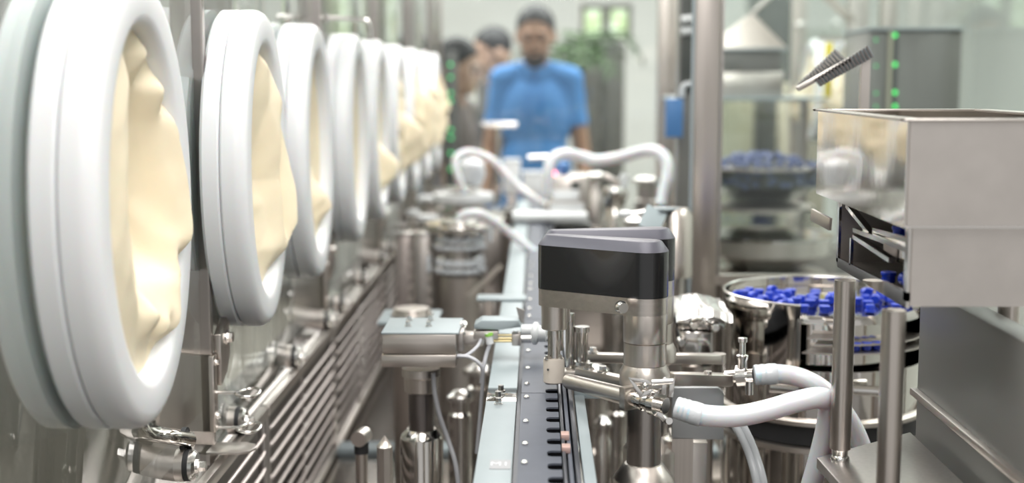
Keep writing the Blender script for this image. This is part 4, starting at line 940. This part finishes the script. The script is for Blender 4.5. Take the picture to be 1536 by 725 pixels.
# wide machine bodies that fill the line behind the robot
for (a, b, py, Y, dp, m, lab) in ((834, 1000, 352, 3.05, .7, MIDST, 'low grey steel machine bed under the pumps right of the rail'), (640, 768, 330, 3.4, .8, MIDST, 'low grey steel machine bed left of the far rail'), (770, 900, 305, 4.3, .35, SATIN, 'steel machine bed at the far end of the line')):
    p = at(a, py, Y); q = at(b, py, Y)
    t = thing('machine_bed', lab, 'machine', ((p.x + q.x) / 2, Y + dp / 2, DZ), 'machine beds of the line')
    MB().span((p.x, Y, DZ), (q.x, Y + dp, p.z - .012), .004).build('bed_body', m, t)
    MB().span((p.x - .006, Y - .006, p.z - .012), (q.x + .006, Y + dp + .006, p.z), .003).build('bed_top', POLISH, t)
# green LED light curtain at the far left
Y = 4.5; x = at(676, 150, Y).x
t = thing('light_curtain', 'dark upright light bar with green lamps past the last glove port', 'light bar', (x, Y, DZ))
MB().span((x - .022, Y, DZ), (x + .022, Y + .03, .09), .003).build('bar_body', DARKM, t)
for py in (97, 116, 140, 152, 195, 207, 230, 254):
    MB().ell((x, Y - .002, zc(py, Y)), (.006, .005, .006), 12, 8).build('green_lamp', DIMLED, t)

# ================================================================ RIGHT BACKGROUND
Y = 2.02; a, b = at(1042, 100, Y).x, at(1080, 100, Y).x
t = thing('frame_post', 'tall brushed steel frame post right of the canister', 'post', ((a + b) / 2, Y, DZ))
MB().span((a, Y, DZ), (b, Y + .04, .84), .002).build('post', STEEL, t)
MB().span((a - .004, Y + .004, DZ), (a, Y + .012, .84)).build('left_seal', PALE, t)
MB().span((a - .03, Y - .03, DZ), (b + .03, Y + .07, DZ + .012), .002).build('foot_plate', STEEL, t)
t = thing('partition_glass', 'clear glass partition right of the tall steel post', 'glass panel', (b + .3, Y + .02, DZ))
MB().span((b, Y + .016, -.30), (.92, Y + .022, .83)).build('pane', GLASS, t)
MB().span((at(1087, 0, Y).x - .002, Y + .012, -.30), (at(1087, 0, Y).x + .002, Y + .026, .83)).build('edge_seal', MIDST, t)
MB().span((b, Y + .012, -.315), (.92, Y + .028, -.30)).build('bottom_rail', STEELX, t)
# two stopper bowls beyond the partition
GB = ('upper', 'lower')
for i, (px, pr_, Y, rx, fill, dep) in enumerate(((1142, 250, 3.0, .128, .02, .075), (1150, 352, 2.62, .125, -.004, .06))):
    c = at(px, pr_, Y)
    t = thing('feeder_bowl', ['clear-walled feeder bowl heaped with slate blue stoppers, upper of two beyond the glass', 'wide dark-rimmed feeder bowl of slate blue stoppers, lower of two beyond the glass'][i], 'bowl', (c.x, Y, DZ), 'feeder bowls beyond the glass')
    z0 = c.z
    MB().lathe([(rx * .55, z0 - dep), (rx, z0 - dep * .55), (rx, z0), (rx - .003, z0), (rx - .003, z0 - dep * .52), (rx * .5, z0 - dep + .004), (0, z0 - dep + .004)], (c.x, Y, 0), (0, 0, 1), 44).build('bowl_wall', [GLASS, SATIN][i], t)
    MB().lathe([(rx - .004, z0 - .003), (rx + .003, z0 - .003), (rx + .003, z0 + .002), (rx - .004, z0 + .002)], (c.x, Y, 0), (0, 0, 1), 44).build('rim', [SATIN, POLISH][i], t)
    MB().lathe([(rx * .92, z0 - dep - .02), (rx * .92, z0 - dep - .012), (.05, z0 - dep)], (c.x, Y, 0), (0, 0, 1), 36).build('support_ring', SATIN, t)
    MB().lathe([(rx * .9, DZ), (rx * .9, z0 - dep - .02)], (c.x, Y, 0), (0, 0, 1), 36).build('drum', [GLASS, POLISH][i], t)
    random.seed(20 + i); pts = []; tries = 0
    while len(pts) < (150 if i == 0 else 110) and tries < 9000:
        tries += 1; a = random.uniform(-PI, 0) if random.random() < .75 else random.uniform(0, PI); wl = random.random() < .45 and i == 0
        r = (rx - .013) if wl else (rx - .013) * math.sqrt(random.random())
        h = (z0 - dep * .5 + random.random() * dep * .55) if wl else z0 - dep * (.02 if i == 0 else .12) + (fill * (1 - (r / rx) ** 2) * 1.4)
        q = (c.x + r * math.cos(a), Y + r * math.sin(a), h)
        if all((q[0] - s_[0]) ** 2 + (q[1] - s_[1]) ** 2 + (q[2] - s_[2]) ** 2 > .0145 ** 2 for s_ in pts): pts.append(q)
    s0 = None
    lab = 'slate blue stopper in the %s feeder bowl beyond the glass' % GB[i]; grp = 'slate blue stoppers in the %s feeder bowl' % GB[i]
    MB().lathe([(0, z0 - dep * (.12 if i == 0 else .22) + fill), (rx * .5, z0 - dep * (.12 if i == 0 else .22) + fill * .7), (rx * .85, z0 - dep * (.12 if i == 0 else .24)), (rx * .82, z0 - dep * .54), (rx * .5, z0 - dep * .9), (0, z0 - dep * .9)], (c.x, Y, 0), (0, 0, 1), 24).build('fill_cone', DARKM, t)
    for q in pts:
        if s0 is None: s0 = solo('slate_stopper', stopper_mb(q, None, 10), GREYSTOP, lab, 'stopper', q, grp)
        else:
            o = s0.copy(); COL.objects.link(o); o.location = V(q) + V((0, 0, CAMH)); o.rotation_euler = (random.uniform(0, PI), random.uniform(0, PI), 0)
# shelf and pyramid-topped hopper above them
Y = 3.35; zs = zc(146, Y)
t = thing('steel_shelf', 'long thin steel shelf behind the tall post carrying the pyramid hopper', 'shelf', (at(1120, 146, Y).x, Y, zs))
MB().span((at(1008, 0, Y).x, Y - .05, zs - .008), (at(1240, 0, Y).x, Y + .25, zs), .002).build('shelf_plate', PALE, t)
for px in (1012, 1236): MB().span((at(px, 0, Y).x - .01, Y + .20, DZ), (at(px, 0, Y).x + .01, Y + .22, zs - .008)).build('upright', STEEL, t)
x0, x1 = at(1072, 0, Y).x, at(1182, 0, Y).x
t = thing('pyramid_hopper', 'pale steel hopper box with pyramid lid on the shelf', 'hopper', ((x0 + x1) / 2, Y + .09, zs))
MB().span((x0, Y, zs), (x1 - .006, Y + .18, zc(108, Y)), .003).build('lower_box', SATIN, t)
MB().span((x0 + .004, Y + .004, zc(108, Y)), (x1 - .012, Y + .176, zc(72, Y)), .002).build('upper_box', GREYP, t)
pb = MB(); apx = at(1127, 22, Y + .09); bz = zc(72, Y)
vs = [pb.bm.verts.new(v) for v in ((x0 - .006, Y - .006, bz), (x1, Y - .006, bz), (x1, Y + .186, bz), (x0 - .006, Y + .186, bz), (apx.x - .006, Y + .084, apx.z), (apx.x + .006, Y + .084, apx.z), (apx.x + .006, Y + .096, apx.z), (apx.x - .006, Y + .096, apx.z))]
for f in ((0, 3, 2, 1), (4, 5, 6, 7), (0, 1, 5, 4), (1, 2, 6, 5), (2, 3, 7, 6), (3, 0, 4, 7)): pb.bm.faces.new([vs[i] for i in f])
pb.build('pyramid_lid', SATIN, t)
MB().span((x0 - .007, Y - .008, bz - .006), (x1 + .001, Y + .188, bz), .001).build('lid_rim', PALE, t)
MB().bar(apx, at(1172, -20, Y + .09), .016, .010, .002).build('lifting_arm', SATIN, t)
# dark motor column, blue panel
Y = 2.75
t = thing('motor_column', 'dark slim motor column with pale knobs left of the tall post', 'motor', (at(1030, 100, Y).x, Y, DZ))
MB().span((at(1020, 0, Y).x, Y, DZ), (at(1046, 0, Y).x, Y + .05, zc(-40, Y)), .003).build('column_body', GREYP, t)
MB().span((at(1022, 0, Y).x, Y - .004, zc(140, Y)), (at(1044, 0, Y).x, Y, zc(-40, Y)), .001).build('dark_cover', DARKM, t)
for py in (30, 48): MB().cyl(at(1022, py, Y - .012), at(1042, py - 2, Y - .012), .008).build('pale_knob', WHITE2, t)
MB().tube([at(1023, 145, Y - .01), at(1024, 132, Y - .01), at(1030, 126, Y - .01), at(1046, 126, Y - .01)], .005, 10, 4).build('pipe_bend', WHITE2, t)
solo('blue_panel', MB().span((at(1001, 0, 2.7).x, 2.70, zc(206, 2.7)), (at(1027, 0, 2.7).x, 2.715, zc(148, 2.7)), .002), BLUEPANEL, 'small upright blue panel left of the tall post', 'panel', at(1014, 206, 2.7))
t = thing('frame_column', 'steel frame column behind the blue panel', 'column', (at(1000, 100, 3.9).x, 3.9, DZ))
MB().span((at(988, 0, 3.9).x, 3.88, DZ), (at(1012, 0, 3.9).x, 3.93, .84), .003).build('post', STEEL, t)
# light post and bracing at the upper right
t = thing('frame_column', 'pale steel column with diagonal brace behind the slatted chute', 'column', (at(1290, 80, 3.55).x, 3.55, DZ))
MB().span((at(1276, 0, 3.55).x, 3.55, DZ), (at(1304, 0, 3.55).x, 3.60, .84), .003).build('post', SATIN, t)
MB().bar(at(1236, -10, 3.5), at(1278, 30, 3.56), .02, .018, .002).build('brace', SATIN, t)
MB().span((at(1232, 0, 3.5).x, 3.50, zc(62, 3.5)), (at(1278, 0, 3.5).x, 3.53, zc(55, 3.5))).build('bracket_arm', SATIN, t)
for px, py in ((1200, 38), (1253, 36)):
    tt = thing('round_knob', 'small pale round knob on the glass, ' + {1200: 'left of the yellow strip', 1253: 'above the yellow strip'}[px], 'knob', at(px, py, 4.86), 'pale knobs at upper right')
    MB().ell(at(px, py, 4.87), (.017, .010, .018)).build('knob_head', BOLT, tt); MB().cyl(at(px, py, 4.86), at(px, py, 4.86) + V((0, .05, 0)), .005).build('pin', BOLT, tt)
solo('yellow_strip', MB().span((at(1241, 0, 3.3).x, 3.3, zc(146, 3.3)), (at(1252, 0, 3.3).x, 3.312, zc(64, 3.3)), .002), YEL, 'upright yellow strip behind the slatted chute', 'strip', at(1246, 146, 3.3))
# slatted chute
Y = 1.55
t = thing('slatted_chute', 'slanting steel chute with close cross slats right of the pyramid hopper', 'chute', at(1250, 110, Y))
MB().bar(at(1196, 134, Y), at(1278, 88, Y), .008, .006, .001).build('centre_bar', SATIN, t)
def lerp2(p, q, f): return (p[0] + (q[0] - p[0]) * f, p[1] + (q[1] - p[1]) * f)
for nm, top0, top1, bot0, bot1, Ya, n in (('slat', (1222, 120), (1303, 69), (1230, 130), (1311, 85), Y - .01, 16), ('rear_slat', (1197, 127), (1254, 74), (1200, 131), (1270, 90), Y + .03, 14)):
    MB().prism([top0, top1, bot1, bot0], 0, .002, lambda u, v, a: tuple(at(u, v, Ya + .006) + V((0, a, 0)))).build('backing_plate', PALE, t)
    for k in range(n):
        f = (k + .5) / n; p = at(*lerp2(top0, top1, f), Ya); q = at(*lerp2(bot0, bot1, f), Ya)
        MB().bar(p + V((-.001, 0, .001)), q, .004, .0021).build(nm, [DARKST, MIDST][nm == 'rear_slat'], t)
pe = at(1300, 84, Y); MB().span((pe.x - .005, Y + .001, -.075), (pe.x + .005, Y + .011, pe.z)).span((pe.x - .005, Y + .001, -.075), (.61, Y + .011, -.065)).span((.60, Y + .001, DZ), (.61, Y + .011, -.065)).build('stand', SATIN, t)
# electrical cabinet with green lamps
Y = 2.92
t = thing('control_cabinet', 'grey steel control cabinet with upright row of green lamps at upper right', 'cabinet', (.84, Y + .12, DZ))
MB().span((at(1306, 0, Y).x, Y, DZ), (.915, Y + .24, zc(46, Y)), .004).build('cabinet_body', GREYP, t)
for a, b in ((1309, 1334), (1348, 1430)): MB().span((at(a, 0, Y).x, Y - .006, DZ + .1), (at(b, 0, Y).x, Y, zc(49, Y)), .002).build('door_panel', GREYP, t)
MB().span((at(1334, 0, Y).x, Y - .012, DZ + .1), (at(1339, 0, Y).x, Y, zc(47, Y))).build('cream_edge', plain('cream_edge_paint', (.55, .52, .40), .5), t)
MB().span((at(1339, 0, Y).x, Y - .010, DZ + .1), (at(1347, 0, Y).x, Y, zc(44, Y))).build('lamp_strip', DARKM, t)
for py in (53, 97, 139, 160): MB().ell(at(1342.5, py, Y - .011), (.0046, .004, .005), 12, 8).build('green_lamp', GREENLED, t)
for py in (60, 99, 140, 160): MB().ell(at(1314, py, Y - .007), (.0026, .002, .003), 10, 6).build('green_lamp_reflection', DIMLED, t)  # glowing beads standing in for the green lamps' reflections on the left door
MB().span((at(1306, 0, Y).x - .004, Y - .012, zc(46, Y)), (.92, Y + .244, zc(42, Y)), .002).build('top_plate', PALE, t)

# ================================================================ BEHIND THE GLASS: PEOPLE, PLANT, CABINET
t = thing('tall_cabinet', 'tall dark equipment cabinet behind the person in blue, under the window', 'cabinet', (at(905, 150, 7.6).x, 7.8, -1.5))
xa, xb_ = at(870, 0, 7.6).x, at(938, 0, 7.6).x; zt = zc(66, 7.6)
MB().span((xa, 7.6, -1.5), (xb_, 8.0, zt), .006).build('cabinet_body', DARKM, t)
for k in range(2): MB().span((xa + .008 + k * (xb_ - xa) / 2, 7.588, -1.42), (xa - .008 + (k + 1) * (xb_ - xa) / 2, 7.6, zt - .03), .003).build('door', plain('cabinet_door_paint', (.12, .12, .11), .35), t)
MB().cyl((xa + .11, 7.58, -.35), (xa + .11, 7.58, -.20), .008).build('handle', BOLT, t)
# potted palm
px_, py_ = at(872, 100, 7.2).x, 7.2
t = thing('potted_palm', 'dark potted palm with arching fronds beside the blue-shirted person\'s shoulder', 'plant', (px_, py_, -1.5))
MB().lathe([(0, -1.5), (.13, -1.5), (.17, -1.18), (.18, -1.16), (.16, -1.16), (.15, -1.2), (0, -1.2)], (px_, py_, 0), (0, 0, 1), 24).build('pot', plain('clay_pot', (.28, .26, .24), .6), t)
MB().tube([V((px_, py_, -1.2)), V((px_ + .02, py_, -.6)), V((px_, py_, .02))], [.03, .026, .022], 10, 4).build('trunk', plain('palm_bark', (.12, .10, .07), .8, 0, 30, .2), t)
random.seed(5)
for k in range(10):
    a = k * 2 * PI / 10 + .3; L = random.uniform(.26, .40); up = random.uniform(.10, .24); fr = MB(); pts = []
    for i in range(9):
        s_ = i / 8; pts.append(V((px_ + math.cos(a) * L * s_, py_ + math.sin(a) * L * s_ * .8, .02 + up * math.sin(s_ * 2.2) * 1.2 - .10 * s_ * s_)))
    fr.tube(pts, .004, 5)
    for i in range(1, 9):
        d = (pts[i] - pts[i - 1]).normalized(); sd = d.cross(V((0, 0, 1))).normalized()
        for sg in (-1, 1):
            ln = .13 * math.sin(.5 + 2.3 * i / 9); tip = pts[i] + sd * sg * ln + d * ln * .6 - V((0, 0, .03)); w_ = d * .010
            A = [fr.bm.verts.new(v) for v in (pts[i] - w_, pts[i].lerp(tip, .5) - w_ * 1.2 + V((0, 0, .004)), tip, pts[i].lerp(tip, .5) + w_ * 1.2 + V((0, 0, .004)), pts[i] + w_)]
            fr.bm.faces.new(A)
    fr.build('frond', LEAF, t)
# outside the left wall: cabinets and a steel column seen through the glass
for i, (xa, ya, wx, wy, h, m, lab) in enumerate(((-1.55, 2.2, .5, .9, 1.75, plain('beige_cabinet_paint', (.50, .455, .38), .5), 'beige cabinet outside the left glass wall, nearer one'), (-1.5, 4.1, .45, .9, 1.9, WALLG, 'pale grey cabinet outside the left glass wall, farther one'))):
    t = thing('side_cabinet', lab, 'cabinet', (xa, ya + wy / 2, -1.5), 'cabinets outside the left glass wall')
    MB().span((xa - wx / 2, ya, -1.5), (xa + wx / 2, ya + wy, -1.5 + h), .006).build('cabinet_body', m, t)
    for k in range(2): MB().span((xa + wx / 2, ya + .02 + k * wy / 2, -1.42), (xa + wx / 2 + .012, ya - .02 + (k + 1) * wy / 2, -1.56 + h), .003).build('door', m, t)
    MB().cyl((xa + wx / 2 + .03, ya + wy * .46, -.62), (xa + wx / 2 + .03, ya + wy * .46, -.48), .007).build('handle', BOLT, t)
t = thing('outer_column', 'brown steel column outside the glass behind the nearest glove port', 'column', (-.47, 1.30, -1.5))
MB().span((-.50, 1.62, -1.5), (-.44, 1.68, 1.45), .003).build('post', STEEL, t)
MB().span((-.53, 1.59, -1.5), (-.41, 1.71, -1.485)).build('foot_plate', STEEL, t)

# outside the right wall: dark and beige cabinets seen between shelf and bowls
for (pa, pb2, Y, ztop, m, lab) in ((1136, 1188, 6.3, 1.2, DARKM, 'tall dark cabinet beyond the feeder bowls'), (1190, 1240, 5.7, -.02, plain('beige_paint', (.52, .46, .36), .5), 'beige cabinet beyond the feeder bowls, right of the dark one'), (1084, 1130, 6.0, -.06, plain('olive_paint', (.36, .35, .26), .5), 'olive beige cabinet beyond the feeder bowls, left of the dark one')):
    p, q = at(pa, 200, Y).x, at(pb2, 200, Y).x
    t = thing('outer_cabinet', lab, 'cabinet', ((p + q) / 2, Y + .2, -1.5), 'cabinets beyond the feeder bowls')
    MB().span((p, Y, -1.5), (q, Y + .4, ztop), .006).build('cabinet_body', m, t)
    MB().span((p + .01, Y - .012, -1.4), (q - .01, Y, ztop - .04), .003).build('door', m, t)
    MB().cyl((p + .03, Y - .03, -.5), (p + .03, Y - .03, -.35), .007).build('handle', BOLT, t)
# ---------------------------------------------------------------- people
def caps(mb, a, b, ra, rb):
    mb.ell(a, (ra, ra, ra), 14, 10); mb.ell(b, (rb, rb, rb), 14, 10); mb.cyl(a, b, ra, rb, 16)
def remesh(bm, size, smooth=3):
    me = bpy.data.meshes.new('tmp'); bm.to_mesh(me); bm.free()
    o = bpy.data.objects.new('tmp', me); COL.objects.link(o)
    m = o.modifiers.new('r', 'REMESH'); m.mode = 'VOXEL'; m.voxel_size = size; m.use_smooth_shade = True
    s_ = o.modifiers.new('s', 'SMOOTH'); s_.factor = .5; s_.iterations = smooth
    dg = bpy.context.evaluated_depsgraph_get(); out = bpy.data.meshes.new_from_object(o.evaluated_get(dg))
    bpy.data.objects.remove(o); bpy.data.meshes.remove(me); return out
def rest(me, name, m, par):
    me.name = name
    for p in me.polygons: p.use_smooth = True
    me.materials.clear(); me.materials.append(m); o = bpy.data.objects.new(name, me); COL.objects.link(o); o.parent = par; ORG[o.name] = ORG[par.name]; return o
HT = Matrix.Translation((0, -.015, 1.56)) @ Matrix.Rotation(math.radians(16), 4, 'X') @ Matrix.Translation((0, .015, -1.56))   # head bent forward
def H(x, y, z): return HT @ V((x, y, z))
rot = HT.to_3x3()
b = MB()
b.ell(H(0, .012, 1.672), (.077, .096, .106), 24, 16, rot); b.ell(H(0, -.028, 1.612), (.060, .066, .068), 20, 14, rot); b.ell(H(0, -.058, 1.585), (.034, .032, .030), 16, 10, rot)
b.ell(H(0, -.092, 1.640), (.0125, .018, .022), 12, 8, rot); b.ell(H(0, -.098, 1.628), (.017, .013, .010), 12, 8, rot); b.ell(H(0, -.078, 1.690), (.052, .016, .010), 14, 8, rot)
b.ell(H(0, -.085, 1.598), (.024, .011, .0055), 12, 8, rot); b.ell(H(0, -.083, 1.589), (.021, .011, .006), 12, 8, rot)
for s in (-1, 1):
    b.ell(H(s * .079, .018, 1.648), (.010, .020, .032), 12, 8, rot); b.ell(H(s * .046, -.058, 1.640), (.022, .018, .018), 12, 8, rot)
caps(b, (0, .012, 1.45), (0, .0, 1.58), .060, .054)
for s in (-1, 1): caps(b, (s * .04, .01, 1.50), (s * .145, .008, 1.475), .042, .045)
b.ell((0, .005, 1.30), (.145, .095, .20), 20, 14); b.ell((0, .005, 1.06), (.142, .094, .17), 20, 14); b.ell((0, .01, .92), (.155, .10, .12), 20, 14)
for s in (-1, 1):
    caps(b, (s * .150, .008, 1.465), (s * .195, .015, 1.175), .044, .037); caps(b, (s * .195, .015, 1.175), (s * .215, -.075, .945), .037, .026)
    caps(b, (s * .085, .01, .90), (s * .10, 0, .50), .078, .054); caps(b, (s * .10, 0, .50), (s * .105, .02, .09), .052, .036)
    b.ell((s * .108, -.045, .045), (.036, .095, .03), 14, 8)
    # palm, four fingers of different lengths, thumb leaving the side of the palm
    px0, py0, pz0 = s * .217, -.092, .892
    b.ell((px0, py0, pz0), (.017, .036, .050), 14, 10)
    for k, (dy, L) in enumerate(((-.026, .066), (-.009, .076), (.008, .070), (.024, .054))):
        a0 = V((px0, py0 + dy, pz0 - .040)); a1 = a0 + V((-s * .006, dy * .15 - .006, -L * .5)); a2 = a1 + V((-s * .014, -.004, -L * .42))
        caps(b, a0, a1, .0090, .0084); caps(b, a1, a2, .0084, .0072)
    a0 = V((px0 - s * .004, py0 - .030, pz0 + .020)); a1 = a0 + V((-s * .012, -.026, -.026)); a2 = a1 + V((-s * .010, -.006, -.028))
    caps(b, a0, a1, .0110, .0095); caps(b, a1, a2, .0095, .0080)
BODY = remesh(b.bm, .0055, 2)
b = MB()
b.ell((0, .005, 1.32), (.160, .110, .20), 24, 16); b.ell((0, .0, 1.09), (.158, .118, .20), 24, 16); b.ell((0, .005, .95), (.165, .118, .13), 24, 16); caps(b, (0, .016, 1.46), (0, .014, 1.50), .072, .058)
for s in (-1, 1):
    caps(b, (s * .04, .01, 1.502), (s * .146, .008, 1.474), .056, .058); caps(b, (s * .148, .008, 1.462), (s * .168, .012, 1.315), .054, .050)
    b.cyl((s * .166, .012, 1.32), (s * .174, .012, 1.275), .052, .054)
SHIRTM = remesh(b.bm, .009, 4)
b = MB()
b.ell((0, .01, .92), (.168, .112, .13), 20, 14)
for s in (-1, 1): caps(b, (s * .085, .01, .88), (s * .10, 0, .50), .088, .066); caps(b, (s * .10, 0, .50), (s * .105, .02, .10), .066, .054)
TROUS = remesh(b.bm, .010, 3)
b = MB()
b.ell(H(0, .022, 1.694), (.083, .100, .092), 24, 16, rot)
hm = b.bm
bmesh.ops.bisect_plane(hm, geom=hm.verts[:] + hm.edges[:] + hm.faces[:], plane_co=H(0, -.052, 1.718), plane_no=rot @ V((0, -.80, -.60)), clear_outer=True)
bmesh.ops.bisect_plane(hm, geom=hm.verts[:] + hm.edges[:] + hm.faces[:], plane_co=H(0, .06, 1.640), plane_no=rot @ V((0, -.25, -1)), clear_outer=True)
bmesh.ops.holes_fill(hm, edges=[e for e in hm.edges if e.is_boundary])
HAIRM = remesh(hm, .006, 3)
b = MB()
for s in (-1, 1): b.ell(H(s * .030, -.080, 1.587), (.030, .012, .012), 12, 8, rot)
b.ell(H(0, -.072, 1.566), (.042, .034, .026), 14, 10, rot); b.ell(H(0, -.093, 1.611), (.028, .009, .006), 12, 8, rot)
BEARD = remesh(b.bm, .005, 2)
def person(x, Y, label, shirt, scale, rz, beard=False, collar=True):
    t = thing('person', label, 'person', (x, Y, -1.5)); t.rotation_euler = (0, 0, rz); t.scale = (scale,) * 3
    rest(BODY.copy(), 'body', SKIN if beard else SKIN2, t)
    sh = rest(SHIRTM.copy(), 'polo_shirt' if beard else 'shirt', shirt, t)
    rest(TROUS.copy(), 'trousers', TROUSER, t); rest(HAIRM.copy(), 'hair', HAIR, t)
    def loc(mb, nm, m, par):      # shapes drawn around the person's own origin
        bmesh.ops.translate(mb.bm, verts=mb.bm.verts, vec=ORG[t.name]); return mb.build(nm, m, par)
    if beard: rest(BEARD.copy(), 'beard', HAIR, t)
    if collar:
        for s in (-1, 1):
            c = MB(); c.prism([(0, 0), (s * .075, .030), (s * .085, -.012), (s * .022, -.062)], 0, .006, lambda u, v, a: (u, -.082 - a + abs(u) * .55, 1.515 + v), .001); loc(c, 'collar', shirt, sh)
        c = MB(); c.box((0, -.113, 1.37), (.030, .012, .12), Matrix.Rotation(math.radians(-10), 3, 'X'), .002); loc(c, 'placket', shirt, sh)
    for s in (-1, 1):
        e = MB(); e.ell(H(s * .031, -.0755, 1.664), (.014, .008, .007), 12, 8, rot); loc(e, 'eye', EYEW, t)
        e = MB(); e.ell(H(s * .032, -.084, 1.684), (.020, .007, .004), 12, 6, rot); loc(e, 'eyebrow', HAIR, t)
        e = MB(); e.ell((s * .108, -.045, .042), (.045, .108, .044), 16, 10); e.ell((s * .108, .02, .075), (.045, .055, .05), 14, 8); loc(e, 'shoe', SHOE, t)
    return t
person(at(804, 100, 5.8).x, 5.8, 'person in a blue polo shirt standing behind the end glass, looking down', SHIRT, 1.015, math.radians(-4), True)
person(at(744, 100, 6.5).x, 6.5, 'person in a charcoal shirt turned to the left, behind the person in blue', SHIRT2, .978, math.radians(-68), False, False)
person(at(680, 100, 5.27).x, 5.27, 'reflection of the person in charcoal, built as a figure in a brown-grey shirt turned to the right, past the farthest glove port', SHIRT3, .930, math.radians(75), False, False)  # solid figure added in place of the second person's mirror image in the glass
